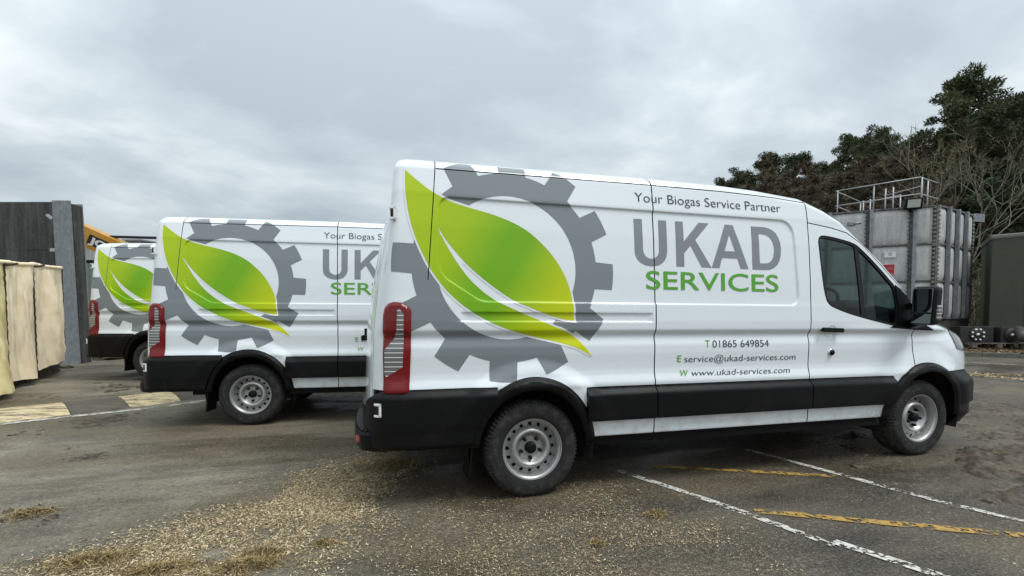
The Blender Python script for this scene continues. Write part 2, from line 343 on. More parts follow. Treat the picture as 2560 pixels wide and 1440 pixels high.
def patch(name, incl, excl, mat, parent, surf, grid=.02, left=False, rim=0., rim_mat=None, feats=()):
    uv, F = tess(incl, excl, grid, feats); e = 1e-3
    f = surf; nface = len(F)
    P = f(uv[:, 0], uv[:, 1]); n = np.cross(f(uv[:, 0]+e, uv[:, 1])-f(uv[:, 0]-e, uv[:, 1]), f(uv[:, 0], uv[:, 1]+e)-f(uv[:, 0], uv[:, 1]-e))
    n /= np.linalg.norm(n, axis=1)[:, None]+1e-12
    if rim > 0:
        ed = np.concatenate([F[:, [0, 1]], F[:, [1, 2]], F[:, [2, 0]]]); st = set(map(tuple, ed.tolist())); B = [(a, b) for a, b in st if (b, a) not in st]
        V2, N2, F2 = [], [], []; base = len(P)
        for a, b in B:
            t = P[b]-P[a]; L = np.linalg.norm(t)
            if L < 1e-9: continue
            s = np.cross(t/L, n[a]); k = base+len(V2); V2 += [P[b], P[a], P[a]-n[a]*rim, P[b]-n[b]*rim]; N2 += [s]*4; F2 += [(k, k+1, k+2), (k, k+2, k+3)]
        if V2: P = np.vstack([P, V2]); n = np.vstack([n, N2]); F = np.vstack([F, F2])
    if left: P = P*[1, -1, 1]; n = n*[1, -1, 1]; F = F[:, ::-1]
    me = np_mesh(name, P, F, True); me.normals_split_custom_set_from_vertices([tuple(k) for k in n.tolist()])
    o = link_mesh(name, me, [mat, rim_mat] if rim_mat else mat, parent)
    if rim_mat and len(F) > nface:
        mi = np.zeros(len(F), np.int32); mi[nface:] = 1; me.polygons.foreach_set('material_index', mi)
    return o
def ell(c, rx, rz, n=64, a0=0, a1=2*math.pi): return [(c[0]+rx*math.cos(a0+(a1-a0)*k/n), c[1]+rz*math.sin(a0+(a1-a0)*k/n)) for k in range(n)]
def rect(a, b, c, d): return [(a, b), (c, b), (c, d), (a, d)]
def grow(poly, w):
    P = np.array(poly); a = np.roll(P, 1, 0); b = np.roll(P, -1, 0); ar = .5*np.sum(P[:, 0]*b[:, 1]-b[:, 0]*P[:, 1])
    def nn(t): t = t/np.linalg.norm(t, axis=1)[:, None]; return np.stack([t[:, 1], -t[:, 0]], 1)*np.sign(ar)
    m = nn(P-a)+nn(b-P); l = np.linalg.norm(m, axis=1)[:, None]; m = m/np.maximum(l, .7)*np.minimum(2/np.maximum(l, .7), 1.6)
    return [tuple(q) for q in P+m*w]
def shape_text(body, x0, x1, z0, zc, shear=0., bold=0., surf=None):
    "flat glyph mesh fitted between x0..x1, baseline z0, cap height zc"
    def raw(tx):
        cu = bpy.data.curves.new('glyph', 'FONT'); cu.body = tx; cu.offset = bold; cu.resolution_u = 6; ob = bpy.data.objects.new('glyph', cu); col.objects.link(ob)
        bpy.context.view_layer.update(); me = ob.evaluated_get(bpy.context.evaluated_depsgraph_get()).to_mesh(); V = np.array([v.co[:2] for v in me.vertices]); F = [tuple(p.vertices) for p in me.polygons]
        bpy.data.objects.remove(ob); bpy.data.curves.remove(cu); return V, F
    V, F = raw(body); H, _ = raw('E'); cap = H[:, 1].max(); V = V*[1, 1]; V[:, 0] += shear*V[:, 1]
    V[:, 0] = x0+(V[:, 0]-V[:, 0].min())/(V[:, 0].max()-V[:, 0].min())*(x1-x0); V[:, 1] = z0+V[:, 1]/cap*(zc-z0)
    return V, F
def text_mesh(name, V, F, mat, parent, surf):
    me = bpy.data.meshes.new(name); me.from_pydata([tuple(p) for p in surf(V[:, 0], V[:, 1])], [], F); me.update()
    if len(me.polygons) and me.polygons[0].normal.y > 0: me.flip_normals()
    return link_mesh(name, me, mat, parent)

def split_words(V, F, gap):
    iv = sorted((min(V[i, 0] for i in f), max(V[i, 0] for i in f)) for f in F); cuts = []; r = iv[0][1]
    for a, b in iv:
        if a-r > gap: cuts.append((a+r)/2)
        r = max(r, b)
    key = [sum(V[f[0], 0] > c for c in cuts) for f in F]
    for w in range(len(cuts)+1):
        fs = [f for f, k in zip(F, key) if k == w]; ids = sorted({i for f in fs for i in f}); mp_ = {i: n for n, i in enumerate(ids)}
        yield V[ids], [tuple(mp_[i] for i in f) for f in fs]

# ------------------------------------------------------------------ outlines measured on the side of the van
SEAM_B, SEAM_C, SEAM_F, GAP = .968, 2.432, 3.606, .0048
SEAM_R = [(-.735, 1.53), (-.69, 2.12), (-.67, 2.40)]
def slit(line, w): return [(x-w, z) for x, z in line]+[(x+w, z) for x, z in reversed(line)]
DRIP = [(-.672, 2.292), (0, 2.298), (.95, 2.306), (1.6, 2.303), (2.1, 2.29), (2.432, 2.268)]
DRIPS = [(x, z-.0045) for x, z in DRIP]+[(x, z+.0045) for x, z in reversed(DRIP)]
SLITS = [slit(SEAM_R, .0034), DRIPS, slit([(SEAM_B, .30), (SEAM_B, 2.45)], GAP)]
ARCH_R = ell(RW, .452, .500); ARCH_F = ell(FW, .470, .498)
WIN = [(2.530, 1.93), (2.546, 1.975), (2.598, 1.992), (2.735, 1.977), (2.915, 1.940), (3.024, 1.875), (3.176, 1.752), (3.306, 1.636), (3.372, 1.572), (3.404, 1.49), (3.415, 1.40), (3.405, 1.25), (3.36, 1.222), (3.293, 1.229), (3.067, 1.273), (2.844, 1.323), (2.679, 1.374), (2.623, 1.405), (2.592, 1.455), (2.561, 1.60)]
DTOP = [(2.436, 2.088), (2.68, 2.058), (2.85, 2.022), (2.985, 1.945), (3.17, 1.795), (3.38, 1.608), (3.56, 1.445), (3.602, 1.405)]
top = lambda a, b, n=24, dz=0.: [(x, float(ZT(x))+dz) for x in np.linspace(a, b, n)]
LEAF = [(-0.878, 2.266), (-0.788, 2.192), (-0.688, 2.12), (-0.585, 2.075), (-0.463, 2.041), (-0.304, 2.004), (-0.177, 1.964), (-0.076, 1.919), (0.017, 1.856), (0.12, 1.759), (0.195, 1.661), (0.251, 1.556), (0.284, 1.456), (0.299, 1.345), (0.305, 1.26), (0.258, 1.266), (0.17, 1.285), (0.073, 1.314), (-0.033, 1.356), (-0.124, 1.391), (-0.205, 1.439), (-0.295, 1.5), (-0.384, 1.568), (-0.471, 1.644), (-0.556, 1.737), (-0.624, 1.825), (-0.666, 1.899), (-0.649, 1.846), (-0.607, 1.77), (-0.557, 1.685), (-0.472, 1.566), (-0.385, 1.48), (-0.305, 1.42), (-0.226, 1.376), (-0.117, 1.328), (0.026, 1.271), (0.167, 1.212), (0.205, 1.2), (0.309, 1.147), (0.381, 1.083), (0.446, 1.004), (0.336, 1.062), (0.268, 1.084), (0.178, 1.109), (0.046, 1.139), (-0.127, 1.181), (-0.272, 1.232), (-0.351, 1.27), (-0.45, 1.327), (-0.536, 1.391), (-0.612, 1.463), (-0.679, 1.547), (-0.729, 1.626), (-0.778, 1.727), (-0.818, 1.827), (-0.85, 1.936), (-0.87, 2.056), (-0.879, 2.159)]
LET = dict(U=[(0.804, 2.035), (0.874, 2.036), (0.876, 1.792), (0.886, 1.765), (0.901, 1.749), (0.92, 1.738), (0.943, 1.734), (0.968, 1.738), (0.986, 1.748), (1.003, 1.765), (1.012, 1.79), (1.014, 2.036), (1.084, 2.036), (1.083, 1.79), (1.076, 1.755), (1.059, 1.725), (1.036, 1.702), (1.0, 1.684), (0.943, 1.676), (0.89, 1.684), (0.85, 1.702), (0.824, 1.728), (0.81, 1.756), (0.805, 1.79)],
K=[(1.162, 2.036), (1.231, 2.036), (1.232, 1.879), (1.374, 2.036), (1.468, 2.036), (1.336, 1.896), (1.477, 1.682), (1.388, 1.682), (1.291, 1.85), (1.232, 1.788), (1.231, 1.682), (1.161, 1.682)],
A=[(1.616, 2.034), (1.691, 2.034), (1.827, 1.681), (1.751, 1.681), (1.722, 1.763), (1.578, 1.763), (1.55, 1.681), (1.479, 1.681)], Ah=[(1.652, 1.953), (1.603, 1.82), (1.702, 1.82)],
D=[(1.868, 2.034), (2.001, 2.034), (2.048, 2.025), (2.083, 2.01), (2.113, 1.985), (2.134, 1.954), (2.15, 1.91), (2.155, 1.86), (2.15, 1.805), (2.136, 1.76), (2.113, 1.725), (2.085, 1.703), (2.043, 1.684), (1.99, 1.68), (1.866, 1.68)], Dh=[(1.937, 1.974), (1.991, 1.972), (2.022, 1.964), (2.05, 1.945), (2.072, 1.915), (2.084, 1.87), (2.084, 1.83), (2.074, 1.785), (2.05, 1.752), (2.02, 1.737), (1.985, 1.733), (1.94, 1.733)])
GC, GRI, GRO, GRT = (-.1785, 1.632), .502, .664, .800
def gear_outline():
    o = []
    for k in range(12):
        c = math.radians(-3.4+30*k); h, q = math.radians(8.6), math.radians(6.9); skip = k == 5
        if not skip: o += [(GRO, c-h)]+[(GRT, c+q*t) for t in (-1, -.5, 0, .5, 1)]+[(GRO, c+h)]
        else: o += [(GRO, c-h), (GRO, c), (GRO, c+h)]
        o += [(GRO, c+h+(math.radians(30)-2*h)*t) for t in (.25, .5, .75)]
    return [(GC[0]+r*math.cos(a), GC[1]+r*math.sin(a)) for r, a in o]

def smooth_outline(P, sharp):
    "rounds a traced outline between its sharp corners"
    sharp = sorted(sharp); o = []; n = len(P)
    for i, a in enumerate(sharp):
        b = sharp[(i+1) % len(sharp)]; idx = [k % n for k in range(a, b+1 if b > a else b+n+1)]
        o += [tuple(q) for q in catmull([P[k] for k in idx], 4)[:-1]]
    return o
LEAF = smooth_outline(LEAF, [0, 14, 26, 40]); WIN = smooth_outline(WIN, [0]) 
FEAT = [grow(STAMP, d) for d in (.041, .0485, .056)]+[[(-.5, z), (.25, z), (.93, z), (.93, z+1e-4), (.25, z+1e-4), (-.5, z+1e-4)] for z in (1.250, 1.256, 1.262, 1.312, 1.317, 1.322)]

# ------------------------------------------------------------------ van
def sk(off): return (lambda u, v: S(u, v, off)) if not callable(off) else (lambda u, v: S(u, v, off(u, v)))
def cap_pt(s, t):
    "roof, windscreen and bonnet: cross curves between the two top edges"
    c = S(s, ZT(s)-.0005); y = np.abs(c[:, 1]); k = np.clip(y/.86, 0, 1)**1.6
    ws = sst(2.5, 2.95, s)*(1-sst(3.68, 3.95, s)); bn = sst(3.7, 4.0, s)
    cr = (.115*(1-ws)*(1-bn)+.015*ws+.085*bn)*k; bx = .24*ws*k
    q = 1-t*t
    return np.stack([c[:, 0]+bx*q, c[:, 1]*-t*-1, c[:, 2]+cr*q], -1)
def cap_mesh(name, s0, s1, t0, t1, mat, parent, ns=60, ntt=24, dz=0.):
    s = np.linspace(s0, s1, ns); t = np.linspace(t0, t1, ntt); ss, tt = np.meshgrid(s, t, indexing='ij'); P = cap_pt(ss.ravel(), tt.ravel()); P[:, 2] += dz
    i = np.arange(ns-1)[:, None]*ntt+np.arange(ntt-1)[None]; F = np.stack([i, i+ntt, i+ntt+1, i+1], -1).reshape(-1, 4)
    me = np_mesh(name, P, F[:, ::-1], True); return link_mesh(name, me, mat, parent)

def make_wheel(name, parent):
    rt = np.arange(0, .22, .001); pr_ = np.interp(rt, [0, .05, .086, .098, .116, .130, .144, .156, .166, .188, .194], [.034, .034, .036, .048, .072, .076, .064, .042, .030, .022, .022]); kk = np.exp(-.5*(np.arange(-12, 13)/4.)**2); pr_ = np.convolve(np.pad(pr_, 12, mode='edge'), kk/kk.sum(), 'valid')
    sf = lambda u, v: np.stack([u, -np.interp(np.hypot(u, v), rt, pr_), v], -1)
    holes = [ell((.1735*math.cos(a), .1735*math.sin(a)), .0140, .0140, 16) for a in np.arange(16)*2*math.pi/16]
    w = patch(name, [ell((0, 0), .193, .193, 72)], holes, M['rim'], parent, sf, .008)
    r = MB(); r.lathe([(.1905, -.0225), (.1945, -.045), (.199, -.084), (.204, -.094), (.212, -.099), (.222, -.1065), (.2255, -.104), (.224, -.094), (.215, -.085)], 72)
    r.build('rim_flange', M['rim'], w)
    d = MB(); d.lathe([(.215, -.085), (.197, -.01), (.16, .02), (.0, .02)], 40); d.build('brake_drum', M['dark'], w)
    prof = [(.213, .10), (.229, .111), (.25, .116), (.272, .1185), (.295, .118), (.312, .1165), (.326, .111), (.337, .104), (.346, .092), (.3515, .07), (.352, .0), (.3515, -.07), (.346, -.092), (.337, -.104), (.326, -.111), (.312, -.1165), (.295, -.118), (.272, -.1185), (.25, -.116), (.229, -.111), (.213, -.10)]
    n = 288; V = []; F = []
    for i, (rr, y) in enumerate(prof):
        for k in range(n):
            g_ = (k % 4) >= 2; d_ = 0
            if g_ and 7 <= i <= 13: d_ = .007 if i in (7, 8, 9, 11, 12, 13) else .0
            a = 2*math.pi*(k+(.0 if abs(y) > .05 else .0))/n; yy = y*(1-.04*(d_ > 0)); V.append(((rr-d_)*math.cos(a), yy, (rr-d_)*math.sin(a)))
    for i in range(len(prof)-1):
        for k in range(n): F.append((i*n+k, i*n+(k+1) % n, (i+1)*n+(k+1) % n, (i+1)*n+k))
    link_mesh('tyre', np_mesh('tyre', V, np.array(F), True), M['tyre'], w)
    c = MB(); c.lathe([(.0, -.078), (.030, -.078), (.038, -.074), (.041, -.066), (.043, -.036)], 28); c.build('hub_cap', M['black'], w)
    nm = MB(); nm.lathe([(0, -.070), (.009, -.069), (.0125, -.062), (.0135, -.036)], 12); nme = nm.mesh('wheel_nut')
    for k in range(5):
        a = math.pi/2+.63+k*2*math.pi/5; o = link_mesh('wheel_nut', nme, M['black'] if not nme.materials else None, w); o.location = (.075*math.cos(a), 0, .075*math.sin(a))
    return w

def make_van():
    van = empty('delivery_van')
    arch_off = lambda u, v: .034
    for left in (False, True):
        gr = .05 if left else .0135; K = dict(left=left)
        # --- painted panels; edge walls are blackened, gap shade put into the colour
        rearp = [(-1.15, .80), (-.3, .80), (-.3, .405), (SEAM_B-GAP, .405)]+top(SEAM_B-GAP, -1.15, 60)
        patch('side_panel', [rearp], [ARCH_R, SLITS[0], DRIPS], M['white'], van, sk(0), gr, rim=.012, rim_mat=M['rubber_gap_shade'], feats=[] if left else FEAT, **K)
        midp = [(SEAM_B+GAP, .405), (SEAM_C-GAP, .405)]+top(SEAM_C-GAP, SEAM_B+GAP, 40)
        patch('side_panel', [midp], [DRIPS], M['white'], van, sk(0), gr, rim=.012, rim_mat=M['rubber_gap_shade'], feats=[] if left else FEAT, **K)
        rail = [(SEAM_C+GAP, 2.096)]+[(x+.003, z+.008) for x, z in DTOP[1:]]+[(SEAM_F-GAP, 1.398)]+top(SEAM_F+.02, SEAM_C+GAP, 40)
        patch('pillar_panel', [rail], [], M['white'], van, sk(0), gr*1.2, rim=.012, rim_mat=M['rubber_gap_shade'], **K)
        door = [(SEAM_C+GAP, .405), (SEAM_F-GAP, .405), (SEAM_F-GAP, 1.39)]+DTOP[::-1]
        dr = patch('front_door', [door], [ARCH_F, WIN], M['white'], van, sk(0), gr, rim=.014, rim_mat=M['rubber_gap_shade'], **K)
        fend = [(SEAM_F+GAP, .60), (3.8, .60), (4.1, .795), (S_FRONT, .795)]+top(S_FRONT, SEAM_F+GAP, 60)
        patch('front_wing', [fend], [ARCH_F], M['white'], van, sk(0), gr*1.3, rim=.012, rim_mat=M['rubber_gap_shade'], **K)
        rd = patch('rear_door', [rect(S_REAR+.004, .63, -1.157, 2.20)], [], M['white'], van, lambda u, v: S(u, v, -.008*(1-sst(.03, .045, sd_poly(u, v, rect(-1.9, 1.40, -1.30, 2.08)))) ), .03, rim=.012, **K)
        patch('rear_header', [[(S_REAR, 2.208), (-1.157, 2.208)]+top(-1.157, S_REAR, 20)], [], M['white'], van, sk(0), .03, rim=.012, rim_mat=M['rubber_gap_shade'], **K)
        # --- seals behind the gaps
        for nm, pl in (('seam_seal', rect(SEAM_B-.03, .42, SEAM_B+.03, 2.34)), ('seam_seal', slit([(-.745, 1.45), (-.69, 2.12), (-.672, 2.35)], .03)), ('seam_seal', [(x, z-.025) for x, z in DRIP]+[(x, z+.025) for x, z in reversed(DRIP)]),
                       ('seam_seal', rect(SEAM_C-.03, .42, SEAM_C+.03, 2.26)), ('seam_seal', rect(SEAM_F-.03, .86, SEAM_F+.03, 1.40)), ('seam_seal', [(x, z-.025) for x, z in DTOP]+[(x, z+.025) for x, z in reversed(DTOP)]), ('seam_seal', rect(-1.19, .64, -1.12, 2.22)), ('seam_seal', rect(S_REAR, 2.17, -1.10, 2.24))):
            patch(nm, [pl], [WIN], M['rubber_gap_shade'], van, sk(-.011), .05, **K)
        # --- window, trim and divider
        patch('window_trim', [grow(WIN, .004)], [grow(WIN, -.022)], M['rubber_gap_shade'], dr, sk(-.004), .02, rim=.02, **K)
        patch('window', [grow(WIN, -.012)], [], M['glass'], dr, sk(-.013), .05, **K)
        patch('window_divider', [[(2.928, 1.94), (2.972, 1.925), (3.036, 1.27), (2.990, 1.285)]], [], M['rubber_gap_shade'], dr, sk(-.006), .05, rim=.012, **K)
        patch('mirror_mount', [[(3.372, 1.585), (3.43, 1.55), (3.50, 1.49), (3.555, 1.435), (3.60, 1.36), (3.66, 1.31), (3.75, 1.22), (3.85, 1.175), (3.60, 1.183), (3.30, 1.205), (3.385, 1.24), (3.40, 1.40)]], [], M['black'], dr, sk(.006), .03, rim=.02, **K)
        # --- black side mouldings
        mo = lambda u, v: .044*sst(.779, .712, v)+.001
        for a, b in ((.40, SEAM_B-GAP), (SEAM_B+GAP, SEAM_C-GAP), (SEAM_C+GAP, 3.34)):
            patch('side_moulding', [rect(a, .527, b, .777)], [ARCH_R, ARCH_F], M['black'], van, sk(mo), .022 if not left else .08, rim=.045, **K)
        patch('sill_cover', [[(.42, .335), (3.24, .335), (3.24, .40), (.42, .40)]], [], M['black'], van, lambda u, v: S(u, v, -.012+.03*sst(1.2, 1.35, u)*sst(.39, .36, v)), .04, rim=.06, **K)
        # --- wheel arch trims and wells
        for c, rx, rz, hx, hz in ((RW, .478, .529, .398, .440), (FW, .497, .523, .400, .442)):
            z0 = .385; lo = [(c[0]-1, -.5), (c[0]+1, -.5), (c[0]+1, z0), (c[0]-1, z0)]
            def ao(u, v, c=c, rx=rx, rz=rz, hx=hx, hz=hz):
                q = np.hypot((u-c[0])/rx, (v-c[1])/rz); return .034-.026*sst(.93, 1., q)-.012*sst(.87, .82, q)
            patch('wheel_arch_trim', [ell(c, rx, rz, 80)], [ell(c, hx, hz, 80), lo], M['black'], van, sk(ao), .018 if not left else .06, rim=.05, **K)
            sg = 1 if left else -1; w = MB(); w.lathe([(.47, sg*.985), (.46, sg*.80), (.46, sg*.52), (.0, sg*.52)] if sg < 0 else [(.0, .52), (.46, .52), (.46, .80), (.47, .985)], 40, (c[0], 0, c[1]+.01), a0=-.25, a1=math.pi+.25)
            w.build('wheel_well', M['dark'], van)
        # --- bumpers
        bo = lambda u, v: .002+.040*sst(.804, .744, v)*(1-.5*sst(-1.1, -1.3, u))+.009*sst(.556, .548, v)*sst(-.86, -.84, u)-.03*sst(.43, .39, v)
        patch('rear_bumper', [[(S_REAR, .395), (-.27, .395), (-.27, .803), (-1.03, .803), (-1.10, .76), (-1.25, .67), (S_REAR, .64)]], [ARCH_R], M['black'], van, sk(bo), .016 if not left else .05, rim=.03, **K)
        fo = lambda u, v: .016*sst(.80, .74, v)-.03*sst(.50, .47, v)*sst(.30, .5, v)+.02*sst(4.0, 4.3, u)*sst(.78, .70, v)-.05*sst(.40, .28, v)
        patch('front_bumper', [[(3.9, .30), (S_FRONT, .24), (S_FRONT, .80), (3.9, .80)]], [ell(FW, .46, .49, 64)], M['black'], van, sk(fo), .02 if not left else .05, rim=.03, **K)
        patch('grille', [rect(4.80, .84, S_FRONT, 1.04)], [], M['black'], van, sk(.012), .06, rim=.015, **K)
        hl = patch('headlight', [[(4.20, 1.21), (4.36, 1.205), (4.60, 1.13), (4.72, 1.06), (4.62, .985), (4.36, .985), (4.25, 1.0), (4.225, 1.08)]], [], M['lampdark'], van, sk(.008), .03, rim=.02, **K)
        # --- tail light
        TL = [(-1.035, 1.30), (-1.022, 1.345), (-.99, 1.373), (-.956, 1.383), (-.90, 1.378), (-.862, 1.352), (-.845, 1.325), (-.850, 1.05), (-.863, .785), (-.884, .766), (-1.01, .763), (-1.03, .79), (-1.037, 1.05)]
        tl = patch('tail_light', [TL], [], M['red'], van, sk(lambda u, v: .022-.014*(1-sst(0, .02, -sd_poly(u, v, TL)))), .012 if not left else .05, rim=.02, **K)
        patch('clear_lens', [[(-.930, 1.335), (-.915, 1.338), (-.893, 1.30), (-.896, 1.10), (-.903, .955), (-1.005, .890), (-1.018, .905), (-1.016, 1.07), (-.955, 1.145), (-.938, 1.19)]], [], M['clear'], tl, sk(.0235), .02, **K)
        tlh = patch('lamp_shelf', [rect(-1.06, .735, -.85, .760)], [], M['black'], van, sk(.03), .03, rim=.03, **K)
        # --- door furniture
        patch('handle_recess', [ell((2.655, 1.180), .052, .052, 32)], [], M['white'], dr, lambda u, v: S(u, v, .0035-.02*(1-sst(.0, .05, np.hypot(u-2.655, v-1.18)))), .012, **K)
        sg = 1 if left else -1
        h = MB(); yh = sg*(float(-S(2.64, 1.19)[1])+.024); h.box((2.645, yh, 1.186), (.225, .022, .038), Matrix.Rotation(math.radians(2), 3, 'Y'), ch=.009); h.box((2.56, yh-sg*.014, 1.187), (.03, .03, .026)); h.box((2.735, yh-sg*.014, 1.183), (.03, .03, .026)); h.build('door_handle', M['black'], dr)
        yl = sg*float(-S(2.668, .994)[1]); k = MB(); a, b = (yl-sg*.002, yl+sg*.006)
        k.lathe([(.031, a), (.031, b), (.024, b+sg*.004)] if not left else [(.024, b+sg*.004), (.031, b), (.031, a)], 24, (2.668, 0, .994)); k.build('lock_ring', M['chrome'], dr)
        k = MB(); k.lathe([(.024, b), (.022, b+sg*.014), (.0, b+sg*.016)] if not left else [(.0, b+sg*.016), (.022, b+sg*.014), (.024, b)], 24, (2.668, 0, .994)); k.build('lock', M['black'], dr)
        # --- mirror
        m = MB(); m.box((3.52, sg*1.145, 1.395), (.135, .175, .335), Matrix.Rotation(-sg*math.radians(9), 3, 'Z') @ Matrix.Rotation(sg*math.radians(-3), 3, 'X'), ch=.034); m.bar((3.56, sg*.975, 1.215), (3.55, sg*1.10, 1.265), .085, .07); m.bar((3.54, sg*.98, 1.40), (3.54, sg*1.09, 1.39), .05, .05)
        mo_ = m.build('door_mirror', M['black'], van)
        R_ = Matrix.Rotation(-sg*math.radians(9), 3, 'Z') @ Matrix.Rotation(sg*math.radians(-3), 3, 'X')
        gm = MB(); gm.box(Vector((3.52, sg*1.145, 1.395))+R_@Vector((-.0665, 0, .045)), (.006, .140, .205), R_, ch=.0028); gm.build('mirror_glass', M['mirror'], mo_)
        gm = MB(); gm.box(Vector((3.52, sg*1.145, 1.395))+R_@Vector((-.0665, 0, -.110)), (.006, .140, .085), R_, ch=.0028); gm.build('mirror_glass', M['mirror'], mo_)
        gm = MB(); gm.box(Vector((3.52, sg*1.145, 1.395))+R_@Vector((.01, sg*.080, -.055)), (.075, .035, .13), R_, ch=.012); gm.build('indicator_lens', M['clear'], mo_)
        # --- rear hinge catches
        for s_, z_, w_, hh in ((-.965, 1.965, .038, .085), (-1.045, .672, .052, .09)):
            cpos = S(s_, z_, .0); n_ = cpos-S(s_, z_, -.05); n_ = Vector((n_[0], n_[1]*(-sg), 0)).normalized(); cpos = Vector((cpos[0], cpos[1]*(-sg), cpos[2])); t_ = Vector((0, 0, 1)).cross(n_); R2 = Matrix((t_, n_, Vector((0, 0, 1)))).transposed()
            b_ = MB(); off = .026 if z_ < 1 else .012
            b_.box(cpos+n_*(off), (w_, .012, hh), R2, ch=.003); b_.box(cpos+n_*(off+.012)+Vector((0, 0, hh/2-.008)), (w_, .03, .016), R2, ch=.003); b_.box(cpos+n_*(off+.012)-Vector((0, 0, hh/2-.008)), (w_, .03, .016), R2, ch=.003); b_.box(cpos+n_*(off+.012)+t_*(w_/2-.006), (.012, .03, hh), R2, ch=.003)
            b_ = b_.build('door_catch', M['whitepl'], van); k_ = MB(); k_.box(cpos+n_*(off+.016), (w_*.5, .02, hh*.62), R2); k_.build('catch_core', M['rubber_gap_shade'], b_)
    # --- roof, windscreen, bonnet
    cap_mesh('roof', S_REAR+.01, 2.62, -1, 1, M['white'], van, 90, 28)
    cap_mesh('roof_header', 2.62, 2.78, -1, 1, M['white'], van, 8, 28)
    for t0, t1 in ((-1, -.93), (.93, 1)): cap_mesh('pillar', 2.78, 3.74, t0, t1, M['white'], van, 40, 4)
    cap_mesh('windscreen', 2.78, 3.70, -.93, .93, M['glass'], van, 30, 20, -.004)
    cap_mesh('scuttle', 3.68, 3.86, -.98, .98, M['black'], van, 8, 20, .004)
    cap_mesh('bonnet', 3.86, S_FRONT-.02, -1, 1, M['white'], van, 50, 24, .003)
    # --- rear step: ribbed tread between the bumper skin and its outer edge
    st = MB(); ss = np.linspace(S_REAR, -1.02, 42); n = len(ss)
    for sg in (-1, 1):
        wd = .105*sst(-1.0, -1.2, ss)*.72; prof = [(0.0, .515), (.86, .510), (1.0, .495), (1.02, .42), (.9, .39), (0., .385)]; V = []
        for k, (q, z) in enumerate(prof):
            P = S(ss, np.full(n, z), wd*q+.004)
            for j, p_ in enumerate(P): V.append((p_[0], p_[1] if sg < 0 else -p_[1], z))
        F = []
        for k in range(len(prof)-1):
            for j in range(n-1):
                f_ = (k*n+j, k*n+j+1, (k+1)*n+j+1, (k+1)*n+j); F.append(f_[::-1] if sg < 0 else f_)
        st.add(V, F)
    sto = st.build('rear_step', M['black'], van); rbs = []
    for sg in (-1, 1):
        rb = MB()
        for s_ in np.arange(S_REAR+.03, -1.10, .034):
            w_ = .105*.72*float(sst(-1.0, -1.2, s_)); a = S(s_, .515, .012); b = S(s_, .515, w_*.84)
            rb.bar((a[0], a[1]*-sg*-1 if sg < 0 else -a[1], .518), (b[0], b[1] if sg < 0 else -b[1], .514), .014, .010)
        rb.build('tread_ribs', M['black'], sto)['kind'] = 'stuff'
    for sg in (-1, 1):
        P = S(-1.22, .455, .080); r_ = MB(); r_.box((P[0], sg*-P[1]*-1 if sg > 0 else P[1], .455) if sg < 0 else (P[0], -P[1], .455), (.016, .07, .04), Matrix.Rotation(sg*math.radians(-25), 3, 'Z'), ch=.004); r_.build('reflector', M['reflector'], van)
    # --- rear door handle, mudflaps, chassis
    h = MB(); h.box((-1.205, -.02, 1.12), (.05, .13, .045), ch=.01); h.box((-1.19, -.02, 1.17), (.03, .05, .06), ch=.006); h.build('rear_handle', M['black'], van)
    for sg in (-1, 1):
        f_ = MB(); f_.box((-.452, sg*.87, .285), (.014, .24, .27), Matrix.Rotation(.10, 3, 'Y'), ch=.005); f_.build('mud_flap', M['black'], van)
    ch = MB(); ch.box((1.85, 0, .42), (5.3, 1.02, .16)); ch.box((1.85, -.72, .41), (2.75, .42, .10)); ch.box((1.85, .72, .41), (2.75, .42, .10)); ch.box((-.78, 0, .47), (.5, 1.7, .10)); ch.tube([(0, -.8, .337), (0, .8, .337)], .07, 12); ch.tube([(3.75, -.8, .363), (3.75, .8, .363)], .06, 12); ch.box((1.0, .35, .30), (1.1, .4, .16)); ch.box((2.3, -.3, .29), (.9, .35, .14)); ch.box((-.55, .1, .33), (.7, .9, .14)); ch.build('chassis', M['dark'], van)
    # --- cab inside
    b = MB(); b.box((2.42, 0, 1.45), (.03, 1.86, 1.5)); b.box((3.05, 0, .70), (1.3, 1.8, .05)); b.build('bulkhead', M['cabin'], van)
    hd = MB(); hd.box((2.70, 0, 2.10), (.62, 1.62, .03)); hd.build('headliner', M['headliner'], van)
    d = MB(); d.box((3.60, 0, 1.22), (.50, 1.70, .34), Matrix.Rotation(math.radians(8), 3, 'Y'), ch=.07); d.box((3.40, -.42, 1.42), (.26, .42, .10), ch=.035); d.box((3.34, .05, 1.15), (.2, .34, .55), ch=.04); d.build('dashboard', M['cabin'], van)
    for y in (-.45, .20, .58):
        s_ = MB(); s_.box((2.86, y, 1.02), (.50, .44, .16), ch=.05); s_.box((2.62, y, 1.38), (.15, .44, .68), Matrix.Rotation(math.radians(-12), 3, 'Y'), ch=.055); s_.box((2.54, y, 1.80), (.10, .25, .20), Matrix.Rotation(math.radians(-10), 3, 'Y'), ch=.04); s_.box((2.84, y, .84), (.40, .36, .24)); s_.build('seat', M['seat'], van)
    w = MB(); pts = []; Rw = Matrix.Rotation(math.radians(-62), 3, 'Y')
    for k in range(29): a = 2*math.pi*k/28; pts.append(Vector((3.16, -.43, 1.42))+Rw@Vector((.19*math.cos(a), .19*math.sin(a), 0)))
    w.tube(pts, .016, 8, cap=False)
    for a in (0, 2.1, 4.2): w.bar(Vector((3.16, -.43, 1.42)), Vector((3.16, -.43, 1.42))+Rw@Vector((.185*math.cos(a), .185*math.sin(a), 0)), .03, .018)
    w.tube([(3.16, -.43, 1.42), (3.42, -.43, 1.29)], .035, 8); w.build('steering_wheel', M['rubber_gap_shade'], van)
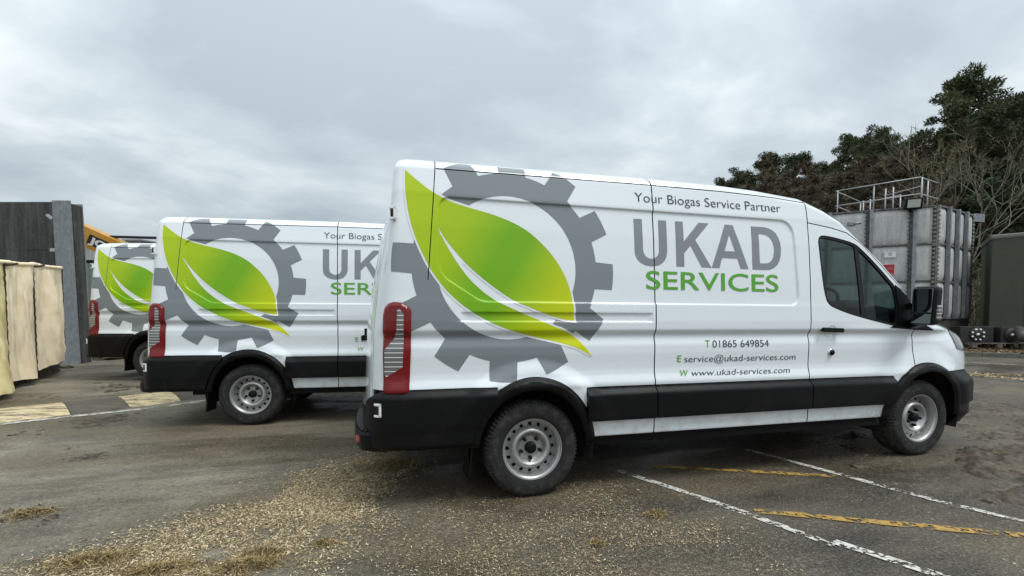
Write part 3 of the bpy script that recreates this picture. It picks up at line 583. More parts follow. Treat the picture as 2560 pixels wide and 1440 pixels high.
    # --- printed vinyl on the right side
    cut = [SLITS[0], DRIPS, SLITS[2], ell(RW, .478, .529, 80), rect(-2, .5, 3, .80), [(-2, 2.9), (2, 2.9)]+top(2, -2, 60, -.014)]
    patch('gear_emblem', [gear_outline()], [ell(GC, GRI, GRI, 96)]+cut, M['gear'], van, sk(.0015), .0135, feats=FEAT)
    vein = [(-.68, 1.93), (-.624, 1.828), (-.50, 1.68), (-.50, 1.60), (-.557, 1.683), (-.649, 1.846)]
    lf = patch('leaf_emblem', [LEAF], cut, M['leaf'], van, sk(.0034), .0135, feats=FEAT); patch('leaf_border', [grow(LEAF, .014), LEAF, vein], cut, M['border'], lf, sk(.0024), .0135, feats=FEAT)
    for ch_ in 'UKAD':
        patch('letter', [LET[ch_]], ([LET[ch_+'h']] if ch_+'h' in LET else [])+[SLITS[2]], M['letters'], van, sk(.0016), .03)
    t2 = lambda u, v: S(u, v, .0036)
    def words(body, *a, mat='ink', name='lettering', **k):
        V, F = shape_text(body, *a, **k)
        for W, G_ in split_words(V, F, .30*(a[3]-a[2])): text_mesh(name, W, G_, M[mat], van, t2)
    words('Your Biogas Service Partner', .816, 2.163, 2.165, 2.237, bold=-.008)
    words('SERVICES', .895, 2.115, 1.504, 1.641, mat='green', bold=.006)
    words('T', 1.416, 1.458, 1.054, 1.110, mat='green', bold=.001); words('01865 649854', 1.481, 2.020, 1.052, 1.108, bold=-.005)
    words('E', 1.166, 1.201, .943, .995, mat='green', bold=.001); words('service@ukad-services.com', 1.228, 2.296, .939, .990, bold=-.006)
    words('W', 1.189, 1.262, .833, .880, mat='green', bold=.001, shear=.15); words('www.ukad-services.com', 1.292, 2.236, .832, .877, bold=-.006, shear=.2)
    # --- wheels
    w0 = make_wheel('wheel', van); w0.location = (RW[0], -.872, RW[1])
    for (x, z), y, rot in ((FW, -.872, (0, 1.1, 0)), (RW, .872, (0, 0, math.pi)), (FW, .872, (0, .4, math.pi))):
        w = copy_tree(w0, van); w.location = (x, y, z); w.rotation_euler = rot
    return van
van1 = make_van()
VG = 'white liveried vans parked side by side'
van2 = copy_tree(van1); van3 = copy_tree(van1)
van2.location = (-2.5047, 2.6768, .0819); van2.rotation_euler = (0, 0, -.0749)
van3.location = (-4.8806, 6.0342, .2633); van3.rotation_euler = (0, 0, -.1826)
tag(van1, 'large white panel van in front, its whole UKAD SERVICES side in view', 'van', VG)
tag(van2, 'middle white panel van, parked between the front van and the farthest one', 'van', VG)
tag(van3, 'farthest white panel van, partly hidden, beside the concrete wall', 'van', VG)

# ------------------------------------------------------------------ ground
def gz(x, y):
    x = np.asarray(x, float); y = np.asarray(y, float)
    return .085*sst(.5, 1.9, y)+.18*sst(3.3, 5.3, y)+.03*np.clip(y-5.3, 0, 9)+.0069*np.clip(x-1.875, -2.6, 2.6)
def vnoise(x, y, seed=0):
    "smooth value noise, -1..1"
    x = np.asarray(x, float); y = np.asarray(y, float); xi = np.floor(x).astype(np.int64); yi = np.floor(y).astype(np.int64); fx = x-xi; fy = y-yi; fx = fx*fx*(3-2*fx); fy = fy*fy*(3-2*fy)
    def h(a, b):
        n = (a*374761393+b*668265263+seed*974711) & 0x7fffffff; n = ((n ^ (n >> 13))*1274126177) & 0x7fffffff; return ((n ^ (n >> 16)) & 0xffff)/32767.5-1
    return (h(xi, yi)*(1-fx)+h(xi+1, yi)*fx)*(1-fy)+(h(xi, yi+1)*(1-fx)+h(xi+1, yi+1)*fx)*fy
def fbm(x, y, oct=4, seed=0): return sum(vnoise(x*2**k, y*2**k, seed+k)*.5**k for k in range(oct))
def sheet(name, xs, ys, zf, mat, parent=None, keep=None):
    X, Y = np.meshgrid(xs, ys, indexing='ij'); Z = zf(X, Y); P = np.stack([X.ravel(), Y.ravel(), Z.ravel()], -1); n = len(ys); i = np.arange(len(xs)-1)[:, None]*n+np.arange(n-1)[None]
    F = np.stack([i, i+n, i+n+1, i+1], -1).reshape(-1, 4)
    if keep is not None: k = keep(X, Y).ravel(); F = F[k[F].any(1)]
    return link_mesh(name, np_mesh(name, P, F, True), mat, parent)
g = NG('wet_asphalt')
big = g.noise(.30, 5, .6, scale3=(.8, 2.2, 1, .35)); mid = g.noise(1.1, 6, .62, scale3=(.7, 1.8, 1, .45)); fine = g.noise(70, 4, .7); agg = g.vor(95)
lft = g.math('MULTIPLY', g.rng(g.x, .2, -2.2), g.rng(g.noise(.5, 5, .6), .30, .62, .35, 1.))
dark = g.mix(g.rng(mid, .38, .66), (.036, .029, .0195), (.088, .074, .052))
pale = g.mix(g.rng(mid, .36, .64), (.135, .118, .086), (.275, .248, .182))
col1 = g.mix(lft, dark, pale)
col1 = g.mix(g.math('MULTIPLY', g.rng(big, .48, .60), .70), col1, (.105, .078, .040))
col1 = g.mix(g.rng(fine, .52, .72, 0, .60), col1, (.36, .335, .27)); col1 = g.mix(g.rng(fine, .47, .30, 0, .70), col1, (.020, .018, .015))
col1 = g.mix(g.rng(g.noise(17, 6, .75), .55, .70, 0, .6), col1, (.035, .028, .019)); grit = g.noise(36, 3, .75); col1 = g.mix(g.rng(grit, .54, .68, 0, .38), col1, (.30, .275, .22)); col1 = g.mix(g.rng(grit, .46, .34, 0, .45), col1, (.022, .019, .015))
trk = g.noise(1.0, 5, .6, scale3=(.22, 3.2, 1, .30)); col1 = g.mix(g.rng(trk, .55, .66, 0, .5), col1, (.060, .047, .030))
col1 = g.mix(g.rng(g.noise(150, 3, .8), .60, .70, 0, .7), col1, (.42, .38, .28))
wet = g.rng(g.noise(.55, 5, .6, scale3=(.7, 1.9, 1, .3)), .46, .60)
g.set(color=g.mix(g.math('MULTIPLY', wet, .30), col1, (.030, .029, .027)), rough=g.math('SUBTRACT', g.rng(fine, .3, .7, .52, .86), g.math('MULTIPLY', wet, .42)), spec=.5)
g.bump(g.math('ADD', g.math('MULTIPLY', agg, .6), g.math('ADD', g.math('MULTIPLY', fine, .8), g.math('MULTIPLY', g.noise(9, 4), 2.2))), .55, .010); M['asphalt'] = g.m
xs = np.r_[-400, -150, -60, -30, np.arange(-16, 24, .25), 30, 60, 150, 400]; ys = np.r_[-400, -150, -40, -15, np.arange(-7, 16, .25), 20, 40, 90, 200, 600]
ground = sheet('ground', xs, ys, lambda X, Y: gz(X, Y)+.004*fbm(X*.7, Y*.7, 3, 5)*((X < 20) & (X > -12) & (Y < 12)), M['asphalt']); tag(ground, kind='structure')
GH = lambda x, y: gz(x, y)+.004*fbm(np.asarray(x)*.7, np.asarray(y)*.7, 3, 5)

# worn painted lines: thin sheets over the asphalt, the paint broken up by wear
def paint(name, c, dirt, thr):
    g = NG(name); w = g.math('ADD', g.math('MULTIPLY', g.noise(34, 6, .7), .6), g.math('MULTIPLY', g.noise(7, 4, .6), .4))
    g.set(color=g.mix(g.rng(g.noise(48, 5, .7), .42, .68, 0, .75), c, dirt), rough=.7, alpha=g.rng(w, thr-.018, thr+.018)); return g.m
M['pwhite'] = paint('worn_white_paint', (.62, .61, .56), (.25, .235, .20), .492); M['pyellow'] = paint('worn_yellow_paint', (.44, .27, .060), (.22, .15, .065), .474); M['pfaint'] = paint('faint_white_paint', (.45, .44, .40), (.22, .21, .18), .50)
def line(name, pts, w, mat, label):
    P = []; pts = [np.array(p, float) for p in pts]; acc = []
    for a, b in zip(pts[:-1], pts[1:]):
        n = max(2, int(np.hypot(*(b-a))/.05)); acc += [a+(b-a)*k/n for k in range(n)]
    acc.append(pts[-1]); acc = np.array(acc); t = np.gradient(acc, axis=0); t /= np.linalg.norm(t, axis=1)[:, None]; nrm = np.stack([-t[:, 1], t[:, 0]], 1); k = np.arange(len(acc))
    w1 = w/2*(1+.18*vnoise(k*.35, k*0, 3)); w2 = w/2*(1+.18*vnoise(k*.35, k*0+9, 4)); L = acc+nrm*w1[:, None]; R = acc-nrm*w2[:, None]; V = [(p[0], p[1], float(GH(*p))+.006) for q in zip(L, R) for p in q]
    F = [(2*i+1, 2*i+3, 2*i+2, 2*i) for i in range(len(acc)-1)]; o = link_mesh(name, np_mesh(name, V, np.array(F), True), mat); return tag(o, kind='structure')
line('white_line', [(.86, -.62), (1.09, -1.16), (1.27, -1.65), (1.42, -2.10)], .062, M['pwhite'], ''); line('white_line', [(1.455, -2.06), (1.545, -2.25), (1.66, -2.52), (1.80, -2.85)], .07, M['pwhite'], '')
line('white_line', [(2.36, -.40), (2.45, -.76), (2.56, -1.22), (2.68, -1.77), (2.87, -2.25), (3.1, -2.9)], .062, M['pwhite'], '')
line('yellow_line', [(1.20, -.60), (1.7, -.84), (2.50, -1.23)], .062, M['pyellow'], ''); line('yellow_line', [(1.34, -1.60), (1.96, -1.94), (2.56, -2.27), (2.9, -2.45)], .072, M['pyellow'], '')
line('white_line', [(-7.2, 1.42), (-5.43, 2.46), (-4.52, 3.0), (-3.7, 3.62)], .13, M['pwhite'], '')
line('white_line', [(12.4, 4.9), (13.6, 4.42), (14.9, 3.93), (17, 3.1)], .07, M['pfaint'], '')

# mud heaps and smears: relief that rises out of the asphalt
g = NG('dark_mud'); nn_ = g.noise(16, 6, .65)
g.set(color=g.mix(g.rng(nn_, .36, .66), (.030, .022, .014), (.115, .088, .058)), rough=g.rng(g.noise(5, 4), .4, .62, .45, .9), spec=.4); g.bump(g.noise(60, 5, .65), .8, .012); M['mud'] = g.m
def mud(poly, amp, seed, label, mat='mud', res=.022, thr=0., sc=3.2):
    A = np.array(poly); lo, hi = A.min(0)-.15, A.max(0)+.15; xs = np.arange(lo[0], hi[0], res); ys = np.arange(lo[1], hi[1], res)
    def hf(X, Y):
        m = 1-sst(-.22, .10, sd_poly(X, Y, poly)); n = .7*fbm(X*sc, Y*sc*1.5, 5, seed)+.55*fbm(X*sc*5, Y*sc*6, 4, seed+3)
        return GH(X, Y)+np.clip((m*1.05-.86+n*1.15-thr)*amp, -.01, amp*.8)*(.75+.5*fbm(X*17, Y*17, 3, seed+9))
    o = sheet('mud', xs, ys, hf, M[mat], keep=lambda X, Y: hf(X, Y) > GH(X, Y)-.002); return tag(o, label, 'mud', None, 'stuff')
mud([(4.6, -.75), (6.3, -.1), (7.4, -.2), (5.6, -1.5), (3.6, -2.3), (3.0, -2.0), (3.3, -1.45)], .034, 21, 'dark brown churned mud beside the front wheel of the front van')
mud([(4.9, .3), (8.5, 1.2), (8.0, .2), (6.2, -.1)], .020, 33, 'thin mud smear beyond the front bumper of the front van', thr=.1)
mud([(-4.75, 2.30), (-4.2, 1.93), (-3.7, 2.45), (-4.0, 2.75), (-4.6, 3.0)], .022, 41, 'flat dark mud patch beside the striped speed hump')
mud([(-6.3, 4.2), (-5.0, 4.45), (-4.6, 4.75), (-5.6, 4.9)], .018, 47, 'mud washed up behind the striped speed hump')
mud([(-3.52, -.50), (-3.36, -.28), (-3.16, -.40), (-3.2, -.52)], .045, 52, 'small dark dung clod lying alone on the asphalt', res=.012, sc=9)
mud([(-3.9, .9), (-3.6, .8), (-3.5, 1.0), (-3.7, 1.1)], .018, 58, 'thin dung smear on bare asphalt', res=.015, sc=6)

# wood chips and straw spread over the yard
CH = [(-.88, .52), (-.85, .06), (-1.05, -.41), (-1.13, -.99), (-1.24, -1.2), (-1.4, -1.64), (-2.6, -1.75), (-2.75, -1.2), (-2.3, -.87), (-2.1, -.61), (-2.02, -.16), (-1.72, .06), (-1.36, .44)]
CH2 = [(-.44, -.85), (.51, -.95), (.92, -1.61), (.75, -2.3), (-.7, -2.2), (-.9, -1.5)]
def in_poly_pts(poly, n, soft, seed, thr=-.25, sc=2.6):
    A = np.array(poly); lo, hi = A.min(0)-soft, A.max(0)+soft; r = np.random.default_rng(seed); P = lo+(hi-lo)*r.random((n*6, 2)); d = sd_poly(P[:, 0], P[:, 1], poly)
    keep = (r.random(len(P)) < 1-sst(-soft, soft, d)) & (fbm(P[:, 0]*sc, P[:, 1]*sc, 4, seed) > thr+.45*(r.random(len(P))-.5)); return P[keep][:n]
def flakes(name, P, lmin, lmax, label, cat, zf=GH, colr='chips', tilt=.35, lift=.004, seed=3, wr=(.22, .3)):
    r = np.random.default_rng(seed); n = len(P); a = r.random(n)*6.283; L = lmin+(lmax-lmin)*r.random(n)**2.2; W = L*(wr[0]+wr[1]*r.random(n)); z = zf(P[:, 0], P[:, 1])+lift+.006*r.random(n)
    d = np.stack([np.cos(a), np.sin(a), tilt*(r.random(n)-.5)*2], 1); s = np.stack([-np.sin(a), np.cos(a), tilt*(r.random(n)-.5)*2], 1); c = np.concatenate([P, z[:, None]], 1); q = [c-d*L[:, None]/2-s*W[:, None]/2, c+d*L[:, None]/2-s*W[:, None]/2*.6, c+d*L[:, None]/2+s*W[:, None]/2*.7, c-d*L[:, None]/2+s*W[:, None]/2]
    V = np.stack(q, 1).reshape(-1, 3); me = np_mesh(name, V, np.arange(n*4).reshape(-1, 4)); at = me.attributes.new('shade', 'FLOAT', 'POINT'); at.data.foreach_set('value', np.repeat(r.random(n), 4).astype(np.float32)); return tag(link_mesh(name, me, M[colr]), label, cat, None, 'stuff')
def shade_mat(name, stops, rough=.85):
    g = NG(name); a = g.t.nodes.new('ShaderNodeAttribute'); a.attribute_name = 'shade'; g.set(color=g.ramp(a.outputs['Fac'], stops), rough=rough, spec=.2); return g.m
M['chips'] = shade_mat('pale_wood_chip', [(0, (.09, .062, .035)), (.25, (.22, .16, .085)), (.55, (.42, .325, .18)), (.85, (.60, .49, .30)), (1, (.74, .65, .46))])
M['litter'] = shade_mat('leaf_litter', [(0, (.06, .035, .02)), (.4, (.17, .10, .05)), (.8, (.34, .24, .11)), (1, (.50, .42, .22))])
M['straw'] = shade_mat('damp_straw', [(0, (.075, .052, .024)), (.5, (.23, .165, .075)), (1, (.45, .35, .17))])
flakes('wood_chips', np.vstack([in_poly_pts(CH, 46000, .30, 3, -.30), in_poly_pts([(-1.9, -1.7), (-1.1, -1.1), (-1.2, -.4), (-1.7, -.5), (-2.3, -1.3)], 14000, .25, 4, -.35)]), .004, .021, 'pale wood chips spread thickly behind the front van', 'wood chips')
flakes('chip_dust', in_poly_pts(CH, 60000, .35, 13, -.35), .0015, .006, 'fine tan sawdust lying between the wood chips', 'sawdust', seed=14)
flakes('chip_dust', in_poly_pts(CH2, 40000, .55, 15, -.3, 1.6), .0015, .006, 'thin sawdust film in front of the rear wheel', 'sawdust', seed=16)
flakes('wood_chips', in_poly_pts(CH2, 10000, .45, 5, -.15, 2.), .004, .016, 'thin scatter of wood chips in front of the rear wheel', 'wood chips', seed=5)
r_ = np.random.default_rng(9); Ps = np.stack([-7+13*r_.random(26000), -2.8+5.4*r_.random(26000)], 1); Ps = Ps[fbm(Ps[:, 0]*.9, Ps[:, 1]*1.8, 4, 77) > -.05]
flakes('stray_chips', Ps, 0.003, .012, 'stray wood chips dotted over the whole yard', 'wood chips', seed=6)
a_ = np.array([12.2, 5.0]); P2 = np.concatenate([a_+np.outer(r_.random(2500), (-1.0, -3.2))+r_.normal(0, .16, (2500, 2)), np.array([11.6, 3.3])+np.outer(r_.random(1500), (3.5, -2.6))+r_.normal(0, .12, (1500, 2))])
flakes('wood_chips', P2, .02, .06, 'pale strip of wood chips along the far roadway', 'wood chips', seed=8)
for i, (x, y, rx, ry, n) in enumerate([(-1.0, .05, .26, .13, 1500), (-2.5, -1.23, .20, .09, 1100), (-2.12, -1.42, .17, .07, 900), (-1.70, -1.48, .18, .07, 1000), (-1.66, -1.36, .10, .05, 400), (.68, -1.49, .08, .05, 220), (.14, -1.74, .05, .03, 120), (-1.35, -1.33, .06, .035, 200), (-3.30, -.42, .12, .07, 500)]):
    n = int(n*1.7); P = np.stack([x+rx*r_.normal(0, .6, n), y+ry*r_.normal(0, .65, n)], 1)
    lab = ['damp straw tuft under the rear bumper of the front van', 'straw tuft at the outer edge of the chips by the frame corner', 'straw tuft in the chips nearest the viewer', 'long straw tuft in the middle of the chips nearest the viewer', 'small straw tuft behind the long one', 'straw tuft before the white line beside the rear wheel', 'tiny straw tuft on open asphalt', 'short straw tuft at the edge of the chips', 'straw caught on the lone dung clod'][i]
    flakes('straw', P, .012, .05, lab, 'straw', lambda X, Y, x=x, y=y, rx=rx, ry=ry: GH(X, Y)+.028*np.exp(-((X-x)/rx/.7)**2-((Y-y)/ry/.7)**2), 'straw', .9, .003, 20+i, (.05, .07))

# ------------------------------------------------------------------ striped speed hump
def hump_mat(name, c, thr):
    g = NG(name); s = g.noise(5, 6, .65, scale3=(.5, 2.5, 1, .7)); s2 = g.noise(24, 5, .7)
    g.set(color=g.mix(g.rng(s2, .52, .70, 0, .8), g.mix(g.rng(s, thr, thr+.22), c, (.13, .105, .07)), (.035, .028, .02)), rough=.7); g.bump(s2, .4, .008); return g.m
M['hyellow'] = hump_mat('hump_yellow_paint', (.60, .49, .29), .44); M['hblack'] = hump_mat('hump_black_paint', (.075, .068, .058), .45)
hump = tag(empty('speed_hump', (-5.0, 3.4, float(gz(-5.0, 3.4)))), 'low speed hump with worn yellow and black stripes near the middle van', 'speed hump')
F0, F1, B0, B1 = map(np.array, ((-5.47, 2.55), (-3.97, 3.74), (-6.20, 3.62), (-4.40, 4.30)))
for k, (t0, t1) in enumerate(((-.75, -.30), (-.30, .31), (.31, .62), (.62, .93), (.93, 1.4))):
    V = []; nu, nv = 26, 12
    for i in range(nu+1):
        t = t0+(t1-t0)*(i/nu*.992+.004)
        for j in range(nv+1):
            v = j/nv; p = (F0+(F1-F0)*t)*(1-v)+(B0+(B1-B0)*t)*v; V.append((p[0]+5., p[1]-3.4, float(GH(*p))-float(gz(-5., 3.4))+.002+.055*(math.sin(math.pi*min(1, max(0, v)))**.8)+.004*float(vnoise(p[0]*9, p[1]*9, 5))))
    F = [(i*(nv+1)+j, (i+1)*(nv+1)+j, (i+1)*(nv+1)+j+1, i*(nv+1)+j+1) for i in range(nu) for j in range(nv)]
    link_mesh('hump_section', np_mesh('hump_section', V, np.array(F), True), M['hyellow' if k % 2 == 1 else 'hblack'], hump)

# ------------------------------------------------------------------ kerb, verge and hill on the right
KD = np.array([.906, -.422]); KN = np.array([.422, .906]); K0 = np.array([14.97, 5.26])
M['concrete'] = pm('mossy_kerb_concrete', (.085, .08, .06), .9, var=(5, (.15, .14, .115), .2), bump=(40, .5, .01))
kerb = tag(empty('kerb', (K0[0], K0[1], 0)), kind='structure'); kb = MB()
kb.box((0, .065, 0), (.905, .13, .30), ch=.014); kme = kb.mesh('kerb_stone'); kme.materials.append(M['concrete'])
for i in range(-9, 12):
    p = KD*.915*i; o = bpy.data.objects.new('kerb_stone', kme); col.objects.link(o); o.parent = kerb; w = K0+p; o.location = (p[0], p[1], float(gz(*w))-.02); o.rotation_euler = (random.uniform(-.01, .01), 0, math.atan2(KD[1], KD[0])+random.uniform(-.006, .006))
def vz(x, y):
    n = (x-K0[0])*KN[0]+(y-K0[1])*KN[1]; t = (x-K0[0])*KD[0]+(y-K0[1])*KD[1]
    return .385-.012*np.clip(t, -6, 6)+.115*np.clip(n, 0, 4.)+.02*np.clip(n-4, 0, 6)+.17*np.clip(n-9, 0, 55)*sst(-45, 5, t)+.05*fbm(x*.5, y*.5, 3, 8)*sst(1, 4, n)
def verge_sheet(name, mat, n0, n1, t0, t1, dn, dt):
    ns = np.arange(n0, n1+dn/2, dn); ts = np.arange(t0, t1+dt/2, dt); Nn, T = np.meshgrid(ns, ts, indexing='ij'); X = K0[0]+KN[0]*Nn+KD[0]*T; Y = K0[1]+KN[1]*Nn+KD[1]*T; Z = vz(X, Y)
    m = len(ts); i = np.arange(len(ns)-1)[:, None]*m+np.arange(m-1)[None]; F = np.stack([i, i+1, i+m+1, i+m], -1).reshape(-1, 4)[:, ::-1]; return link_mesh(name, np_mesh(name, np.stack([X.ravel(), Y.ravel(), Z.ravel()], -1), F, True), mat)
M['soil'] = pm('leaf_covered_soil', (.055, .042, .028), .95, var=(3, (.12, .09, .055), .2), bump=(14, .6, .03)); M['wood_floor'] = pm('woodland_floor', (.03, .024, .016), .95, var=(.6, (.06, .045, .03), .2), bump=(3, .6, .08))
tag(verge_sheet('verge', M['soil'], .13, 9, -9, 16, .3, .4), kind='structure'); tag(verge_sheet('hill', M['wood_floor'], 9, 120, -70, 90, 2, 2), kind='structure')
tn = r_.random((9000, 2)); nn2 = .14+2.6*tn[:, 0]**1.3; tt2 = -5+13*tn[:, 1]; P = np.stack([K0[0]+KN[0]*nn2+KD[0]*tt2, K0[1]+KN[1]*nn2+KD[1]*tt2], 1)
flakes('leaf_litter', P, .03, .11, 'brown and straw coloured leaf litter on the verge behind the kerb', 'leaf litter', vz, 'litter', .5, .01, 31)
M['grass'] = shade_mat('grass_blades', [(0, (.03, .07, .012)), (1, (.10, .20, .03))])
gl_ = []; c0 = np.array(pxw(2462, 16.2))
for k in range(700):
    p = c0+r_.normal(0, .45, 2); z = float(vz(*p)); a = r_.random()*6.28; h = .12+.2*r_.random(); gl_ += [(p[0]-.02*math.cos(a), p[1]-.02*math.sin(a), z), (p[0]+.02*math.cos(a), p[1]+.02*math.sin(a), z), (p[0]+r_.normal(0, .05), p[1]+r_.normal(0, .05), z+h)]
me = np_mesh('grass', gl_, np.arange(len(gl_)).reshape(-1, 3)); me.attributes.new('shade', 'FLOAT', 'POINT').data.foreach_set('value', np.repeat(r_.random(700), 3).astype(np.float32)); tag(link_mesh('grass', me, M['grass']), 'tuft of bright green grass between tank and green trailer', 'grass', None, 'stuff')

# ------------------------------------------------------------------ sectional water tank
g = NG('weathered_tank_panel'); st_ = g.noise(3.5, 6, .65, scale3=(2.2, 2.2, .35)); sp_ = g.noise(22, 5, .7)
g.set(color=g.mix(g.rng(sp_, .48, .70, 0, .5), g.mix(g.rng(st_, .38, .66), (.55, .555, .55), (.42, .422, .415)), (.22, .215, .205)), rough=.75, metal=.1); g.bump(sp_, .25, .006); M['tank'] = g.m
M['flange'] = pm('rusty_flange', (.065, .063, .058), .85, var=(9, (.20, .195, .185), .16), bump=(40, .5, .01)); M['galv'] = pm('galvanised_steel', (.30, .315, .325), .5, metal=.55, var=(7, (.20, .21, .215), .18)); M['galvl'] = pm('bright_galvanised_rail', (.40, .42, .43), .5, metal=.4, var=(8, (.40, .41, .42), .15)); M['boltm'] = pm('bolt_steel', (.26, .25, .23), .5, metal=.4)
D0 = 14.7; TC = np.array(pxw(2331, D0)); rv = np.array([math.cos(YAW), math.sin(YAW)]); fv = np.array([-math.sin(YAW), math.cos(YAW)])
LD = -.919*rv+.394*fv; RD = .88*rv+.475*fv; PH = 1.215; TZ = pz(795, D0); NR = 3
tank = tag(empty('water_tank', (TC[0], TC[1], TZ)), 'large grey bolted panel tank with galvanised ribs behind the front van', 'tank')
def tp(d, u, o, z): n = np.array([-d[1], d[0]]); n = n if n@(np.array(CAM[:2])-TC) > 0 else -n; p = d*u+n*o; return (p[0], p[1], z)
pan_cache = {}
def face(d, widths):
    u = .06; n = np.array([-d[1], d[0]]); n = n if n@(np.array(CAM[:2])-TC) > 0 else -n
    for ci, w in enumerate(widths):
        for r in range(NR):
            z0 = r*PH; V = []; Fq = []; nx, nz = 10, 10
            for i in range(nx+1):
                for j in range(nz+1):
                    a, b = i/nx, j/nz; e = min(a, 1-a)*w; f_ = min(b, 1-b)*PH; bulge = .05*float(sst(0, .16, e)*sst(0, .16, f_)); V.append(tp(d, u+.03+(w-.06)*a, bulge, z0+.03+(PH-.06)*b))
            for i in range(nx):
                for j in range(nz): Fq.append((i*(nz+1)+j, (i+1)*(nz+1)+j, (i+1)*(nz+1)+j+1, i*(nz+1)+j+1))
            me = np_mesh('tank_panel', V, np.array(Fq), True); link_mesh('tank_panel', me, M['tank'], tank)
        u += w
        fl = MB(); fl.bar(tp(d, u, .0, 0), tp(d, u, .0, NR*PH), .05, .11, up=(n[0], n[1], 0)); fo = fl.build('flange', M['flange'], tank)
        bt = MB()
        for k in range(NR*9):
            z = .08+k*PH/9
            for q in (-.05, .05): bt.box(tp(d, u+q, .035, z), (.045, .045, .045))
        bt.build('bolts', M['boltm'], fo)['kind'] = 'stuff'
        if ci < len(widths)-1:
            s = MB(); q = tp(d, u-.07, .10, 0); s.bar(q, (q[0], q[1], NR*PH+.02), .095, .10, up=(n[0], n[1], 0)); s.build('stanchion', M['galv'], tank)
    for r in range(NR+1):
        fl = MB(); fl.bar(tp(d, 0, .0, r*PH), tp(d, u, .0, r*PH), .12, .05); fl.build('flange', M['flange'], tank)
    return u
UL = face(LD, [.60, 1.16, 1.16, 1.16, 1.16]); UR = face(RD, [.70, .72, .72, .72])
c = MB(); c.bar((0, 0, 0), (0, 0, NR*PH), .10, .10); c.build('corner_angle', M['flange'], tank); c = MB()
for k in range(NR*9):
    for dd in (LD, RD): c.box(tp(dd, .06, .05, .08+k*PH/9), (.06, .06, .06))
c.build('bolts', M['boltm'], tank)['kind'] = 'stuff'
bk = MB(); a = LD*UL; b = RD*UR; q = a+b; z1 = NR*PH-.02
bk.add([(0, 0, z1), (a[0], a[1], z1), (q[0], q[1], z1), (b[0], b[1], z1)], [(0, 1, 2, 3)]); bk.add([(a[0], a[1], 0), (q[0], q[1], 0), (q[0], q[1], z1), (a[0], a[1], z1)], [(0, 1, 2, 3)]); bk.add([(b[0], b[1], 0), (q[0], q[1], 0), (q[0], q[1], z1), (b[0], b[1], z1)], [(0, 1, 2, 3)]); bk.build('tank_roof', M['flange'], tank)
pl = MB(); zb = float(vz(*TC))-TZ-.3; n_ = -(LD+RD)*.02
pl.add([(p[0], p[1], z) for z in (zb, -.02) for p in (n_, a+n_, q, b+n_)], [(0, 1, 5, 4), (1, 2, 6, 5), (2, 3, 7, 6), (3, 0, 4, 7), (4, 5, 6, 7)]); pl.build('plinth', pm('dark_plinth', (.035, .032, .027), .9, var=(3, (.07, .065, .055), .2)), tank)
# railing on the tank
rl = tag(empty('railing', (TC[0], TC[1], TZ+NR*PH)), 'galvanised tube railing on top of the panel tank', 'railing'); base = np.array([TC[0], TC[1]])
def rp(px, dep, z): p = np.array(pxw(px, dep))-base; return (p[0], p[1], z)
ztop, zmid = 1.10, .55; A, B, C_, D_ = (2080, 16.9), (2287, 15.3), (2330, 15.9), (2150, 18.6)
for (u0, u1) in ((A, B), (B, C_), (A, D_), (D_, (2240, 17.4))):
    for z in (ztop, zmid):
        t = MB(); t.tube([rp(*u0, z), rp(*u1, z)], .019, 8); t.build('rail', M['galvl'], rl)
for px, dep in ((2085, 16.85), (2174, 16.15), (2292, 15.3), (2307, 15.6), (2142, 18.4), (2149, 18.2), (2166, 18.0), (2203, 16.6), (2222, 16.4), (2240, 17.4)):
    t = MB(); p0 = rp(px, dep, -.05); t.tube([p0, (p0[0], p0[1], ztop)], .021, 8); t.build('post', M['galvl'], rl)
for z in (.86, .12):
    t = MB(); t.tube([rp(2203, 16.6, z), rp(2290, 15.5, z+.0)], .016, 8); t.build('rail', M['galvl'], rl)
# floodlight and signs
fp = pxw(2272, 14.75); fl = tag(empty('floodlight', (fp[0], fp[1], pz(513, 14.75))), 'black framed floodlight on the top edge of the panel tank', 'floodlight'); Rz = Matrix.Rotation(YAW-.35, 3, 'Z') @ Matrix.Rotation(math.radians(12), 3, 'X')
t = MB(); t.box((0, 0, 0), (.46, .12, .36), Rz, ch=.02); t.bar(Rz@Vector((0, .06, -.12)), Rz@Vector((0, .2, -.34)), .05); t.build('housing', M['black'], fl)
t = MB(); t.box(Rz@Vector((0, -.063, .01)), (.34, .012, .25), Rz); t.build('lamp_glass', pm('lamp_glass', (.50, .50, .46), .3, coat=.5), fl)
def sign(px, py, w, h, mat, name, label, bars):
    n = np.array([-LD[1], LD[0]]); n = n if n@(np.array(CAM[:2])-TC) > 0 else -n; dep = 15.1; p = np.array(pxw(px, dep)); u = (p-TC)@LD; p = TC+LD*u+n*.085; o = tag(empty(name, (p[0], p[1], pz(py, dep))), label, 'sign'); yaw = math.atan2(LD[1], LD[0]); R = Matrix.Rotation(yaw, 3, 'Z'); s_ = 1 if (R@Vector((0, 1, 0))).xy.dot(Vector(n)) > 0 else -1
    t = MB(); t.box((0, 0, 0), (w, .012, h), R); t.build('plate', mat, o)
    for (bx, bz, bw, bh, m) in bars: t = MB(); t.box(R@Vector((bx, s_*.009, bz)), (bw, .006, bh), R); t.build('print', m, o)
wsign = pm('sign_white', (.70, .70, .72), .5); rsign = pm('sign_red', (.38, .03, .03), .5); dsign = pm('sign_grey', (.16, .17, .19), .5)
sign(2219, 638, .31, .19, wsign, 'notice_sign', 'small white notice plate above the red sign on the tank', [(0, .05, .09, .025, dsign), (0, -.01, .08, .02, dsign)])
sign(2217, 674, .34, .36, wsign, 'warning_sign', 'red warning sign with white border on the tank', [(0, 0, .30, .32, rsign), (-.05, .06, .10, .03, wsign), (-.03, .01, .12, .025, wsign)])
